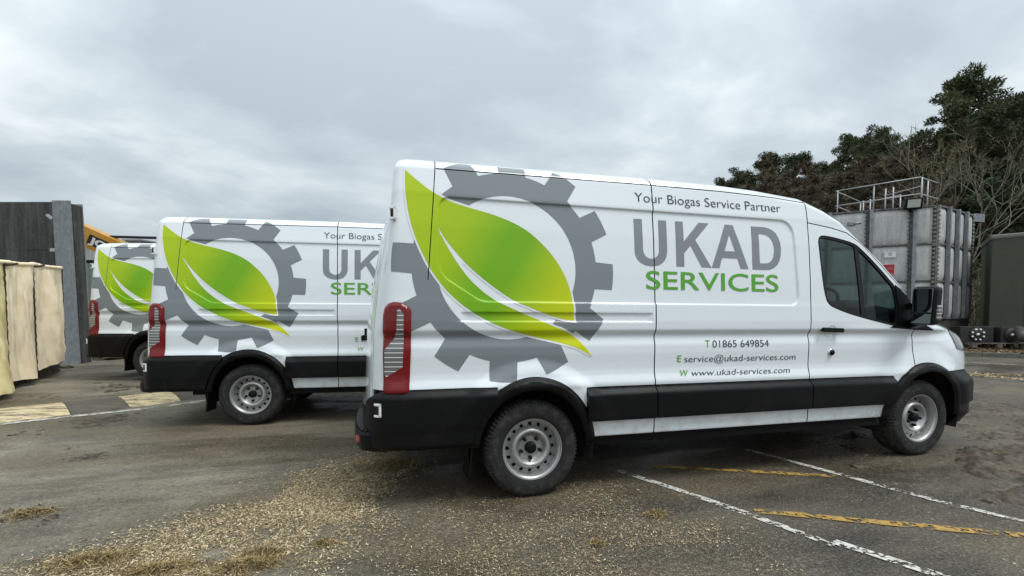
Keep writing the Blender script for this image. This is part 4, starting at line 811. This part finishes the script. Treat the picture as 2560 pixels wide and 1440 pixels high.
for pxx, pyy, lab in ((2120, 563, 'small grey valve bracket at the far end of the tank wall'),):
    p = pxw(pxx, 15.2); o = MB(); o.box((0, 0, 0), (.22, .12, .14), ch=.02); o.tube([(0, 0, 0), (.22, -.16, .02)], .04, 8); o = o.build('valve_box', M['galv']); o.location = (p[0], p[1], pz(pyy, 15.2)); tag(o, lab, 'valve box')
p = pxw(2418, 17.2); o = MB(); o.add([(-.35, -.2, 0), (.35, -.2, 0), (.35, .2, 0), (-.35, .2, 0), (-.1, -.2, .3), (.35, -.2, .3), (.35, .2, .3), (-.1, .2, .3)], [(0, 1, 5, 4), (1, 2, 6, 5), (2, 3, 7, 6), (3, 0, 4, 7), (4, 5, 6, 7)]); o = o.build('vent_hood', M['galv']); o.location = (p[0], p[1], TZ+NR*PH); tag(o, 'slanted grey vent hood on top of the tank', 'vent')

# ------------------------------------------------------------------ olive trailer, machine parts on a pallet, fence
M['olive'] = pm('olive_drab_paint', (.070, .082, .054), .6, var=(2.5, (.054, .064, .043), .2), bump=(30, .08, .004)); M['olive_top'] = pm('olive_roof_paint', (.10, .108, .085), .6)
c0 = np.array(pxw(2471, 14.9)); yawc = YAW-math.radians(40); R = Matrix.Rotation(yawc, 3, 'Z'); tr = tag(empty('box_trailer', (c0[0], c0[1], float(vz(*c0))), yawc), 'plain olive green box body with rounded roof edge behind the kerb', 'trailer')
zt0 = pz(845, 14.9)-float(vz(*c0)); zt1 = pz(588, 14.9)-float(vz(*c0)); Lc = 4.2; Wc = 2.2
b = MB(); b.box((Lc/2, Wc/2, (zt0+zt1-.16)/2), (Lc, Wc, zt1-.16-zt0), ch=.02); b.build('box_body', M['olive'], tr)
b = MB(); prof = [(-.015, -.17), (-.02, -.12), (.0, -.05), (.05, -.012), (.14, 0), (Wc-.14, 0), (Wc-.05, -.012), (Wc, -.05), (Wc+.02, -.12), (Wc+.015, -.17)]
b.add([(x, y, zt1+z) for x in (-.02, Lc+.02) for y, z in prof], [(i+1, i, i+len(prof), i+len(prof)+1) for i in range(len(prof)-1)]+[tuple(range(len(prof)))]); b.build('box_roof', M['olive_top'], tr)
for x in (.78, 2.0, 3.2): b = MB(); b.box((x, -.004, (zt0+zt1-.2)/2), (.03, .02, zt1-zt0-.25)); b.build('seam_strip', M['olive'], tr)
b = MB(); b.box((Lc/2, Wc/2, zt0-.06), (Lc-.2, Wc-.3, .12)); b.build('under_frame', M['dark'], tr)
for x in (.35, 3.0):
    b = MB(); b.box((x, .25, (zt0-.1)/2), (.22, .3, max(.15, zt0-.1))); b.build('support_block', M['soil'], tr)
M['blackpaint'] = pm('black_steel', (.012, .012, .013), .5, var=(12, (.03, .028, .025), .2)); M['boltwhite'] = pm('shiny_bolt', (.80, .80, .78), .35); M['palletwood'] = pm('grey_pallet_wood', (.085, .075, .055), .9, var=(6, (.16, .14, .105), .2), bump=(30, .5, .01))
p0 = np.array(pxw(2465, 13.9)); yawp = YAW-.12; zp = pz(868, 13.9); pal = tag(empty('pallet', (p0[0], p0[1], zp), yawp), 'weathered wooden pallet under the black machine parts', 'pallet')
for k in range(5): b = MB(); b.box((0, -.4+k*.2, .135), (1.5, .12, .022)); b.build('slat', M['palletwood'], pal)
for x in (-.68, 0, .68):
    for y in (-.42, 0, .42): b = MB(); b.box((x, y, .062), (.14, .12, .10)); b.build('block', M['palletwood'], pal)
    b = MB(); b.box((x, 0, .006), (.13, .95, .014)); b.build('bottom_slat', M['palletwood'], pal)
def plate(dx, w, h, label, rz, bolts):
    o = tag(empty('flange_block', (p0[0]+dx*math.cos(yawp), p0[1]+dx*math.sin(yawp), zp+.146), yawp+rz), label, 'machine part'); b = MB(); b.box((0, 0, h/2), (w, .42, h), ch=.015); b.build('body', M['blackpaint'], o)
    b = MB(); b.lathe([(.0, -.245), (.205, -.245), (.21, -.235), (.21, -.20)], 28, (0, 0, h/2)); b.build('disc', M['blackpaint'], o)
    for k in range(bolts):
        a = 2*math.pi*(k+.5)/bolts; t = MB(); t.lathe([(0, -.272), (.024, -.270), (.028, -.262), (.028, -.24)], 10, (.165*math.cos(a), 0, h/2+.165*math.sin(a))); t.build('bolt', M['boltwhite'], o)
    t = MB(); t.tube([(-.02, -.24, h/2), (-.03, -.30, h/2+.01)], .035, 10); t.build('spindle', M['boltwhite'], o); return o
plate(-.42, .92, .50, 'black steel block with a ring of bright bolts, on the pallet', .0, 8)
o = plate(.48, .62, .48, 'second black steel block, behind the grey roller on the pallet', .15, 0)
b = MB(); rr0 = pxw(2488, 13.35); b.tube([(-.2, -.30, .0), (.18, .28, .24)], .125, 18); b = b.build('roller', pm('dull_roller', (.05, .048, .046), .55, var=(5, (.09, .075, .06), .2))); b.location = (p0[0]+.50*math.cos(yawp)-.05, p0[1]+.50*math.sin(yawp)-.42, zp+.30); b.rotation_euler = (0, 0, yawp); tag(b, 'dull grey steel roller propped on the pallet', 'roller')
p1 = np.array(pxw(2560, 13.7)); pal2 = tag(empty('pallet', (p1[0], p1[1], float(vz(*p1))), yawp+.3), 'part of a second wooden pallet by the trailer at the frame edge', 'pallet')
for k in range(4): b = MB(); b.box((0, -.3+k*.2, .135), (1.0, .12, .022)); b.build('slat', M['palletwood'], pal2)
for x in (-.43, .43):
    for y in (-.3, .3): b = MB(); b.box((x, y, .062), (.13, .12, .10)); b.build('block', M['palletwood'], pal2)
fg = pm('green_fence_paint', (.05, .085, .045), .6); f0 = np.array(pxw(2440, 19.)); fe = tag(empty('mesh_fence', (f0[0], f0[1], float(vz(*f0))), YAW), 'green barred fence between the tank and the olive trailer', 'fence')
for k in range(9): b = MB(); b.box((k*.16, 0, 1.35), (.035, .035, 2.7)); b.build('bar', fg, fe)
for z in (.35, 1.1, 1.9, 2.6): b = MB(); b.box((.64, .04, z), (1.5, .04, .05)); b.build('rail', fg, fe)

# ------------------------------------------------------------------ left: wall, post, canvas curtain, telehandler, shed
g = NG('stained_concrete_wall'); v1 = g.noise(2.2, 6, .65, scale3=(2.5, 2.5, .28)); v2 = g.noise(14, 6, .7)
g.set(color=g.mix(g.rng(v2, .54, .70, 0, .55), g.mix(g.rng(v1, .38, .66), (.028, .029, .028), (.075, .077, .074)), (.15, .15, .145)), rough=.85); g.bump(v2, .4, .01); M['wallc'] = g.m
wd = 10.25; wtop = pz(508, wd); w0 = np.array(pxw(150, wd)); wall = tag(empty('wall', (w0[0], w0[1], 0), YAW), 'tall dark stained concrete panel wall behind the canvas curtain', 'wall'); zb = float(gz(*w0))-.05
for k, (x0, x1) in enumerate(((-.62, .04), (-2.6, -.625), (-5.2, -2.605))):
    for j, (z0, z1) in enumerate(((zb, 1.6), (1.605, 2.9), (2.905, wtop))):
        b = MB(); b.box(((x0+x1)/2, .10+.003*((k+j) % 2), (z0+z1)/2), (x1-x0, .20, z1-z0), ch=.008); b.build('wall_panel', M['wallc'], wall)
g = NG('galvanised_post'); v1 = g.noise(26, 6, .7, scale3=(1, 1, .35)); g.set(color=g.mix(g.rng(v1, .34, .68), (.17, .185, .195), (.265, .285, .30)), rough=.6, metal=.3); g.bump(g.noise(30, 4), .25, .006); M['post'] = g.m
pp = np.array(pxw(176, 10.05)); post = tag(empty('steel_post', (pp[0], pp[1], float(gz(*pp))), YAW+.12), 'broad galvanised steel column at the end of the dark wall', 'post'); post.rotation_euler = (0, -math.radians(1.3), YAW+.12); hh = wtop-float(gz(*pp))-.03
b = MB(); b.box((0, 0, hh/2), (.36, .03, hh)); b.build('flange', M['post'], post); b = MB(); b.box((.0, .16, hh/2-.01), (.03, .29, hh-.02)); b.build('web', M['post'], post); b = MB(); b.box((0, .32, hh/2), (.36, .03, hh)); b.build('flange', M['post'], post)
b = MB(); b.box((.15, .17, hh/2-.03), (.06, .26, hh-.06)); b.build('edge_strip', M['wallc'], post)
b = MB(); b.box((-.24, -.01, hh*.90), (.14, .05, .05), Matrix.Rotation(.7, 3, 'Y')); b.build('bracket', M['galvl'], post); b = MB(); b.box((-.22, -.01, hh*.70), (.10, .04, .07)); b.build('bracket', M['galvl'], post)
for k, (px, dep, s_, lab) in enumerate(((118, 9.0, .10, 'pale stone at the foot of the steel column'), (150, 9.3, .13, 'broken concrete lump beside the steel column'), (262, 10.9, .22, 'dark mud clod beyond the column under the farthest van'), (228, 11.0, .18, 'rough concrete lump behind the column foot'), (300, 11.3, .16, 'flat clod lying below the farthest van bumper'))):
    bm = bmesh.new(); bmesh.ops.create_icosphere(bm, subdivisions=3, radius=1)
    for v in bm.verts: n_ = float(fbm(v.co.x*1.7+k*7, v.co.y*1.7+v.co.z*2.3, 4, k)); v.co *= 1+.35*n_; v.co.z *= .55
    me = bpy.data.meshes.new('rubble'); bm.to_mesh(me); bm.free(); o = link_mesh('rubble', me, M['concrete'] if k in (0, 1, 3) else M['mud']); p = pxw(px, dep); o.location = (p[0], p[1], float(gz(*p))+.02); o.scale = (s_*1.5, s_, s_); tag(o, lab, 'rubble')
# canvas curtain
g = NG('dirty_canvas'); v1 = g.noise(2.5, 6, .6); v2 = g.noise(10, 5, .65, scale3=(1, 1, .4))
g.set(color=g.mix(g.rng(v2, .56, .76, 0, .30), g.mix(g.rng(v1, .36, .66), (.90, .78, .57), (.82, .68, .47)), (.60, .48, .31)), rough=.95, spec=.1); g.bump(g.noise(260, 2), .25, .003); M['canvas'] = g.m
g = NG('yellowed_canvas'); v1 = g.noise(3, 6, .6); g.set(color=g.mix(g.rng(v1, .36, .66), (.78, .68, .38), (.58, .48, .23)), rough=.95, spec=.1); M['canvasy'] = g.m
M['rope'] = pm('dark_rope', (.05, .035, .02), .9)
CP = [(-6.45, 3.55, 2.12, .10), (-6.74, 4.55, 2.18, .13), (-6.91, 5.38, 2.25, .16), (-7.30, 6.72, 2.33, .52)]
cur = tag(empty('canvas_curtain', (-6.9, 5.4, float(gz(-6.9, 5.4)))), 'beige canvas curtain laced in panels in front of the dark wall', 'curtain'); cz = float(gz(-6.9, 5.4))
for k in range(3):
    a, b_ = np.array(CP[k]), np.array(CP[k+1]); nu, nv = 46, 60; V = []; d = (b_-a)[:2]; L = np.hypot(*d); n_ = np.array([d[1], -d[0]])/L
    if n_@(np.array(CAM[:2])-a[:2]) < 0: n_ = -n_
    for i in range(nu+1):
        u = i/nu
        for j in range(nv+1):
            v = j/nv; p = a+(b_-a)*u; zt_ = p[2]-.03*math.sin(math.pi*u)*(1-.4*v); zb_ = p[3]+float(gz(p[0], p[1]))-.03*math.sin(math.pi*u)+.02*math.sin(5*u+k); z = zb_+(zt_-zb_)*v
            bul = .11*math.sin(math.pi*u)**.7*(.35+.65*(1-v))*(1-.3*v)+.10*max(0, .25-v)*math.sin(math.pi*u); fold = .055*math.sin(9*u+3*(1-v)+k)*math.sin(math.pi*u)*(1-v*.4)+.055*float(fbm(u*6+k*9, v*2.2+u*3, 4, 61))*math.sin(math.pi*u)**.5+.022*math.sin((u-.5)*(30+24*v)+6*v)*abs(u-.5)*2*v*min(1, 8*u, 8*(1-u))
            q = p[:2]+n_*(bul+fold); V.append((q[0]+6.9, q[1]-5.4, z-cz))
    F = np.array([(i*(nv+1)+j, (i+1)*(nv+1)+j, (i+1)*(nv+1)+j+1, i*(nv+1)+j+1) for i in range(nu) for j in range(nv)]); link_mesh('canvas_panel', np_mesh('canvas_panel', V, F, True), M['canvasy' if k == 0 else 'canvas'], cur)
    top_ = [Vector(V[i*(nv+1)+nv]) for i in range(nu+1)]; t = MB(); t.tube(top_, .03, 8); t.build('hem', M['canvas'], cur)
    t = MB(); pts = [Vector(V[nu*(nv+1)+j])+Vector((n_[0]*.015+.006*math.sin(j*1.3), n_[1]*.015, 0)) for j in range(0, nv+1, 2)]; t.tube(pts, .011 if k < 2 else .008, 6); t.build('lacing', M['rope'], cur)
    if k < 2:
        t = MB(); e_ = Vector(V[nu*(nv+1)+nv]); t.tube([e_+Vector((n_[0]*.03-.10, n_[1]*.03-.02, .0)), e_+Vector((n_[0]*.05, n_[1]*.05, -.05)), e_+Vector((n_[0]*.03+.08, n_[1]*.03+.1, -.01))], .018, 6); t.build('tie', M['rope'], cur)
g = NG('block_base'); g.set(color=g.mix(g.rng(g.noise(5, 5), .4, .62), (.028, .024, .017), (.075, .062, .04)), rough=.9); M['blockb'] = g.m
for k in range(9):
    u = k/8.6; a, b_ = np.array(CP[0]), np.array(CP[3]); p = a[:2]*(1-u)+b_[:2]*u; p = p+np.array([-.16, -.02]); b = MB(); b.box((0, 0, .24), (.40, .30, .62), ch=.03); o = b.build('concrete_block', M['blockb']); o.location = (p[0]-.05, p[1], float(gz(*p))-.05); o.rotation_euler = (0, 0, math.atan2(*(b_-a)[:2][::-1])+random.uniform(-.05, .05)); tag(o, ['nearest', 'second', 'third', 'fourth', 'fifth', 'sixth', 'seventh', 'eighth', 'last'][k]+' dark block along the foot of the canvas, counted from the frame edge', 'concrete block', 'blocks under the canvas')
# telehandler
M['jcby'] = pm('machine_yellow', (.62, .30, .022), .5, coat=.3, var=(4, (.50, .23, .02), .15)); M['jblack'] = pm('decal_black', (.012, .012, .012), .5); M['jwhite'] = pm('decal_white', (.72, .70, .66), .5)
td = 12.6; t0 = np.array(pxw(225, td)); th = tag(empty('telehandler', (t0[0], t0[1], float(gz(*t0))), YAW), 'yellow telehandler, boom showing between the steel column and farthest van', 'telehandler'); zg = float(gz(*t0))
def L3(px, py, dy=0.): return Vector(((px-225)*(td+dy)/FPX, dy, pz(py, td+dy)-zg))
a, b_ = L3(200, 580), L3(345, 646); t = MB(); t.bar(a-(b_-a)*.02, b_+(b_-a)*1.6, .42, .53); t.build('boom', M['jcby'], th)
t = MB(); t.bar(L3(285, 594, .0), L3(900, 612, 1.5), .10, .06); t.build('boom_top_hose', M['jblack'], th)
ax = (b_-a).normalized(); up_ = Vector((-ax.z, 0, ax.x))
if up_.z < 0: up_ = -up_
def glyph(body, org, size, bold, mat, dy, x1):
    V, F = shape_text(body, 0, x1, 0, size, bold=bold); me = bpy.data.meshes.new('lettering'); me.from_pydata([tuple(org+ax*float(u)+up_*float(v)+Vector((0, dy, 0))) for u, v in V], [], F); return link_mesh('lettering', me, mat, th)
org = L3(243, 609)
t = MB(); cpt = org+ax*.39+up_*.09; t.box(cpt+Vector((0, -.212, 0)), (.78, .008, .27), Matrix((ax, Vector((0, 1, 0)), up_)).transposed()); t.build('logo_plate', M['jblack'], th)
glyph('JCB', org+ax*.05, .18, .05, M['jwhite'], -.222, .72)
t = MB(); e_ = org+ax*(-.22)+up_*.14; t.box(e_+Vector((0, -.214, 0)), (.15, .006, .03), Matrix.Rotation(.5, 3, 'Y')); t.box(e_+Vector((.03, -.216, .045)), (.10, .006, .03), Matrix.Rotation(-.7, 3, 'Y')); t.box(e_+Vector((-.09, -.215, .05)), (.09, .006, .02), Matrix.Rotation(.2, 3, 'Y')); t.build('wing_decal', M['jblack'], th)
t = MB(); t.bar(L3(232, 648, -.5), L3(205, 730, -.5), .07); t.bar(L3(205, 730, -.5), L3(208, 800, -.5), .07); t.bar(L3(237, 655, -.5), L3(330, 655, -.5), .08); t.bar(L3(330, 655, -.5), L3(330, 830, -.5), .08); t.bar(L3(208, 800, -.5), L3(330, 832, -.5), .08); t.bar(L3(232, 648, .7), L3(205, 730, .7), .07); t.build('cab_frame', M['jblack'], th)
t = MB(); t.add([L3(234, 655, -.48), L3(330, 660, -.48), L3(330, 828, -.48), L3(210, 798, -.48), L3(208, 732, -.48)], [(0, 1, 2, 3, 4)]); t.build('cab_window', M['glass'], th)
t = MB(); t.box(L3(220, 712, -.8), (.16, .05, .30), ch=.04); t.bar(L3(220, 695, -.8), L3(228, 680, -.5), .03); t.build('mirror', M['jblack'], th)
t = MB(); t.box(L3(224, 645, -.4), (.18, .3, .16), ch=.05); t.tube([L3(214, 640, -.4), L3(219, 655, -.4), L3(226, 650, -.4)], .03, 8); t.build('work_lamp', M['jblack'], th)
t = MB(); t.box((.9, .4, .95), (2.6, 1.6, .7), ch=.08); t.build('body', pm('dusty_grey_panel', (.20, .19, .16), .7, var=(4, (.11, .10, .085), .2)), th)
for x in (0.05, 2.2):
    t = MB(); t.lathe([(.30, -.40), (.50, -.42), (.58, -.36), (.60, -.2), (.58, -.05), (.30, 0)], 28, (x, -.1, .58)); t.build('tyre', M['tyre'], th); t = MB(); t.lathe([(0, -.42), (.2, -.40), (.31, -.39)], 20, (x, -.1, .58)); t.build('hub', M['jcby'], th)
# pale shed behind the telehandler
sd = 24.; s0 = np.array(pxw(215, sd)); sh = tag(empty('shed', (s0[0], s0[1], float(gz(*s0))), YAW), 'pale ribbed metal shed glimpsed behind the telehandler', 'shed'); zs = pz(605, sd)-float(gz(*s0))
b = MB(); V = []; nn_ = 60
for i in range(nn_+1):
    x = -3.5+6.6*i/nn_; V += [(x, -.03*(i % 2), 0), (x, -.03*(i % 2), zs)]
b.add(V, [(2*i, 2*i+2, 2*i+3, 2*i+1) for i in range(nn_)]); b.add([(-3.5, 0, 0), (3.1, 0, 0), (3.1, 5, 0), (-3.5, 5, 0), (-3.5, 0, zs), (3.1, 0, zs), (3.1, 5, zs), (-3.5, 5, zs)], [(1, 2, 6, 5), (2, 3, 7, 6), (3, 0, 4, 7)]); b.build('cladding', pm('pale_cladding', (.42, .42, .41), .7, var=(2, (.33, .33, .32), .2)), sh)
b = MB(); b.add([(-3.6, -.15, zs), (3.2, -.15, zs), (3.2, 5.1, zs+.3), (-3.6, 5.1, zs+.3), (-3.6, -.15, zs+.08), (3.2, -.15, zs+.08), (3.2, 5.1, zs+.38), (-3.6, 5.1, zs+.38)], [(0, 1, 5, 4), (1, 2, 6, 5), (2, 3, 7, 6), (3, 0, 4, 7), (4, 5, 6, 7), (3, 2, 1, 0)]); b.build('roof', M['galv'], sh)

# ------------------------------------------------------------------ woodland on the hill
def needle_mat(name, c1, c2, c3):
    return shade_mat(name, [(0, c1), (.55, c2), (1, c3)], .8)
M['pine'] = needle_mat('pine_needles', (.038, .048, .024), (.086, .105, .052), (.16, .18, .095)); M['pineb'] = needle_mat('blue_green_needles', (.034, .048, .030), (.078, .102, .060), (.14, .17, .098)); M['bark'] = pm('pine_bark', (.075, .055, .04), .9, var=(3, (.10, .065, .042), .2)); M['twig'] = needle_mat('bare_twigs', (.080, .066, .048), (.155, .128, .094), (.25, .21, .155)); M['twigo'] = needle_mat('olive_twigs', (.075, .064, .036), (.15, .128, .075), (.23, .20, .12)); M['birch'] = pm('pale_birch_bark', (.30, .28, .23), .8, var=(4, (.13, .125, .085), .14))
def tris_obj(name, V, mat, parent, sh):
    V = np.asarray(V, np.float32).reshape(-1, 3); n = len(V)//3; me = np_mesh(name, V, np.arange(n*3).reshape(-1, 3)); me.attributes.new('shade', 'FLOAT', 'POINT').data.foreach_set('value', np.repeat(np.asarray(sh), 3).astype(np.float32)); return link_mesh(name, me, mat, parent)
def pine(seed, h, cb, R, mat, lean=0., nl=40, cr=1.):
    r = np.random.default_rng(seed); root = empty('pine_tree'); t = MB(); ph = r.random()*6
    P = [Vector((.25*math.sin(k*.9+ph)*k/9+lean*(k/9)**2, .2*math.cos(k*1.1+ph)*k/9, h*k/9)) for k in range(10)]; t.tube(P, [.26*(1-k/10.5)*h/12 for k in range(10)], 8)
    def trunk(z): k = z/h*9; i = min(8, int(k)); return P[i].lerp(P[i+1], k-i)
    tri = []; sh = []; cl = []
    for i in range(nl):
        z = h*(cb+(1-cb)*(i+.5)/nl); f = (z/h-cb)/(1-cb); a = i*2.4+r.random(); Lb = R*(.30+1.05*math.sin(math.pi*min(1, (f*.86+.16)))**.8*(.5+.7*r.random()))*(1-.50*f)
        b = trunk(z); e = b+Vector((math.cos(a)*Lb, math.sin(a)*Lb, Lb*(.18+.35*r.random())+.15*f)); mid_ = b.lerp(e, .5)+Vector((0, 0, -.08*Lb)); t.tube([b, mid_, e], [.055*h/12, .04*h/12, .015], 5)
        for q in (1., .72, .46):
            if r.random() < (1., .85, .55)[(1., .72, .46).index(q)]:
                c = b.lerp(e, q)+Vector(r.normal(0, .16, 3)); cl.append((c, (.36+.36*r.random())*cr*h/12*(1.05 if q > .9 else .85)))
    cl.append((P[-1], .5))
    for c, rad in cl:
        n = int(420*(rad/.6)**1.3); d = r.normal(0, 1, (n, 3)); d /= np.linalg.norm(d, axis=1)[:, None]; d[:, 2] = d[:, 2]*.75+.12; o = np.array(c)+d*rad*(r.random((n, 1))**.45); L = (.07+.10*r.random((n, 1)))*h/12; w = r.normal(0, 1, (n, 3)); dd = d+.5*r.normal(0, 1, (n, 3)); dd[:, 2] += .35; dd /= np.linalg.norm(dd, axis=1)[:, None]; w = np.cross(dd, w); w /= np.linalg.norm(w, axis=1)[:, None]+1e-9
        tri.append(np.stack([o-w*L*.30, o+w*L*.30, o+dd*L*1.25], 1).reshape(-1, 3)); sh.append(np.clip(.45+.28*r.normal(0, 1, n)+.15*r.normal(), 0, 1))
    t.build('trunk', M['bark'], root); tris_obj('crown', np.vstack(tri), mat, root, np.concatenate(sh)); return root
def bare(seed, h, spread, mat, bark, levels=5, twigs=4, name='bare_tree', th=.16):
    r = np.random.default_rng(seed); root = empty(name); t = MB(); ends = []
    def grow_(p, d, L, rad, lv):
        pts = [p]; q = p
        for k in range(4):
            d = (d+Vector(r.normal(0, .13, 3))+Vector((0, 0, .05))).normalized(); q = q+d*L/4; pts.append(q)
        t.tube(pts, [rad*(1-.13*k) for k in range(5)], 6 if lv < 2 else 4, cap=False)
        if lv == levels: ends.append((pts[2], pts[-1], d)); ends.append((pts[1], pts[3], d)); return
        for k in range(3 if lv else 4):
            at = pts[2+int(r.random()*2.99)] if k else pts[-1]; dd = (d+Vector(r.normal(0, spread, 3))).normalized(); dd.z = max(dd.z, -.1); grow_(at, dd, L*(.55+.25*r.random()), rad*.55, lv+1)
    grow_(Vector((0, 0, -.3)), Vector((r.normal(0, .08), r.normal(0, .08), 1)).normalized(), h*.38, th*h/10, 0)
    tri = []; sh = []
    for a, b, d in ends:
        for k in range(twigs*9 if twigs > 1 else 4):
            o = np.array(a.lerp(b, r.random())); dd = np.array(d)+r.normal(0, .8, 3); dd[2] += .2; dd /= np.linalg.norm(dd); L = (.16+.36*r.random())*h/10; w = np.cross(dd, r.normal(0, 1, 3)); w /= np.linalg.norm(w); tri.append([o-w*.016, o+w*.016, o+dd*L]); sh.append(np.clip(.5+.28*r.normal(), 0, 1))
    t.build('trunk', bark, root); tris_obj('crown', np.array(tri).reshape(-1, 3), mat, root, np.array(sh)); return root
twigbark = pm('grey_brown_bark', (.06, .05, .038), .9, var=(4, (.10, .085, .06), .2))
pines = [pine(1, 12, .26, 2.9, M['pine'], 0., 56, .78), pine(2, 12, .10, 3.0, M['pineb'], 0., 62, .78), pine(3, 13, .20, 3.0, M['pine'], .8, 60, .74)]
bares = [bare(11, 9, .55, M['twig'], twigbark), bare(12, 9, .60, M['twigo'], twigbark), bare(13, 8.5, .65, M['twig'], twigbark)]
birches = [bare(21, 11, .42, M['twigo'], M['birch'], 4, 1, 'birch_tree', .06)]
used = set()
def place(proto, px, top_py, dep, label, cat, group, hgt=None, rz=0., sx=1.):
    o = proto if proto.name not in used else copy_tree(proto); used.add(proto.name)
    x, y = pxw(px, dep); z0 = float(vz(x, y)); H = max(v.co.z for ch in proto.children for v in ch.data.vertices) if 'H' not in proto else proto['H']; proto['H'] = H
    s = (pz(top_py, dep)-z0)/H; o.location = (x, y, z0-.1); o.rotation_euler = (0, 0, rz); o.scale = (s*sx, s*sx, s); tag(o, label, cat, group)
    if 'H' in o: pass
    return o
PG = 'pine trees on the hill behind the tank'; BG = 'bare brown trees below the pines'
for k, px, ty, dep, rz, sx, lab in ((2, 2440, 165, 30, 2.2, 1.0, 'tallest pine, its open top standing above the whole wood'), (0, 2560, 232, 33, .5, 1.05, 'broad pine at the edge of the frame beside the tallest one'), (1, 2490, 300, 38, 1.9, 1.2, 'dense pine filling the gap behind the tallest one'), (0, 2350, 330, 37, 4.1, 1.15, 'dark pine on the shoulder just below the tallest one'), (1, 2262, 345, 42, 2.9, 1.1, 'rounded pine halfway down the skyline above the tank railing'), (2, 2205, 312, 47, 1.2, .85, 'thin pine with tufted top above the bare trees'), (0, 2150, 318, 50, 5., .8, 'ragged pine standing highest above the brown trees'), (2, 2098, 332, 52, .3, .75, 'small isolated pine top at the crest of the brown trees'), (1, 1985, 384, 47, 3.6, 1.25, 'bushy pine at the lower end of the wood, half of a pair'), (1, 1918, 380, 48, .8, 1.3, 'bushy dark pine above the cab roof of the front van'), (0, 1838, 420, 52, 2.5, 1.2, 'small pine farthest along the skyline over the van roof'), (2, 1795, 440, 53, .9, .9, 'low pine tuft just showing over the van roof'), (1, 2045, 408, 50, 2.2, 1.2, 'pine half sunk behind the brown trees'), (1, 2300, 400, 33, 1., 1.3, 'dark low pine right behind the tank railing'), (0, 2420, 420, 27, 3.1, 1.3, 'shaded pine low behind the tank corner'), (1, 2540, 420, 26, .2, 1.35, 'shaded pine behind the olive trailer'), (0, 2502, 226, 34, 2.2, 1.2, 'full pine pressing against the tallest one from behind'), (0, 2405, 262, 36, 4.4, 1.15, 'full pine stepping up towards the tallest one'), (2, 2640, 200, 31, 1.1, 1., 'pine just leaning into the frame edge'), (1, 2390, 285, 34, .7, 1.25, 'full dark pine at the foot of the tallest one'), (1, 2530, 300, 30, 5.6, 1.2, 'full dark pine behind the birch over the trailer'), (1, 2450, 400, 26, 2.6, 1.4, 'low spreading pine between tank and trailer'), (0, 2320, 385, 32, 5.4, 1.2, 'low pine filling the slope above the tank corner')):
    place(pines[k], px, ty, dep, lab, 'tree', PG, rz=rz, sx=sx)
for k, px, ty, dep, rz, sx, lab in ((1, 2060, 372, 39, .4, 1.5, 'broad brown bare tree with olive tint left of the railing'), (0, 2150, 392, 36, 1.7, 1.45, 'rounded brown bare tree above the tank railing'), (2, 2215, 425, 33, 2.8, 1.2, 'brown bare tree between the railing and the pines'), (1, 1990, 420, 41, 3.9, 1.4, 'brown bare tree over the windscreen of the front van'), (0, 1930, 445, 42, 5.1, 1.35, 'low brown bare tree behind the cab roof'), (2, 2115, 440, 30, .9, 1.4, 'bare shrubby tree directly behind the tank'), (2, 2085, 400, 37, 4.2, 1.5, 'dense rounded bare tree at the heart of the brown trees'), (1, 2180, 415, 35, 5.3, 1.5, 'olive tinted bare tree over the railing'), (2, 2015, 440, 36, 1.9, 1.5, 'low dense bare tree above the windscreen'), (0, 1860, 462, 44, .6, 1.3, 'lowest bare tree along the van roof')):
    place(bares[k], px, ty, dep, lab, 'tree', BG, rz=rz, sx=sx)
for px, ty, dep, rz, lab in ((2446, 300, 22, .3, 'pale trunked birch rising between tank and trailer'), (2345, 330, 24, 2.4, 'slender pale birch leaning over the tank')):
    place(birches[0], px, ty, dep, lab, 'tree', 'bare birches behind the tank', rz=rz)
# undergrowth: tangled stems covering the slope
n = 70000; r5 = np.random.default_rng(5); dep = 18.5+30*r5.random(n)**1.2; px = 1700+1050*r5.random(n); lat = (px-1280)/FPX*dep
X = CAM[0]+lat*math.cos(YAW)-dep*math.sin(YAW); Y = CAM[1]+lat*math.sin(YAW)+dep*math.cos(YAW); Z = vz(X, Y)+2.6*r5.random(n)**1.4*(dep/24); d = r5.normal(0, .7, (n, 3)); d[:, 2] = np.abs(d[:, 2])+.3; d /= np.linalg.norm(d, axis=1)[:, None]; L = (.2+.45*r5.random((n, 1)))*(dep[:, None]/24); w = np.cross(d, r5.normal(0, 1, (n, 3))); w /= np.linalg.norm(w, axis=1)[:, None]; o = np.stack([X, Y, Z], 1)
ug = tris_obj('undergrowth', np.stack([o-w*.026, o+w*.026, o+d*L], 1), M['twig'], None, np.clip(.35+.25*r5.normal(0, 1, n), 0, 1)); tag(ug, 'dense brown tangle of bare undergrowth on the wooded slope', 'undergrowth', None, 'stuff')
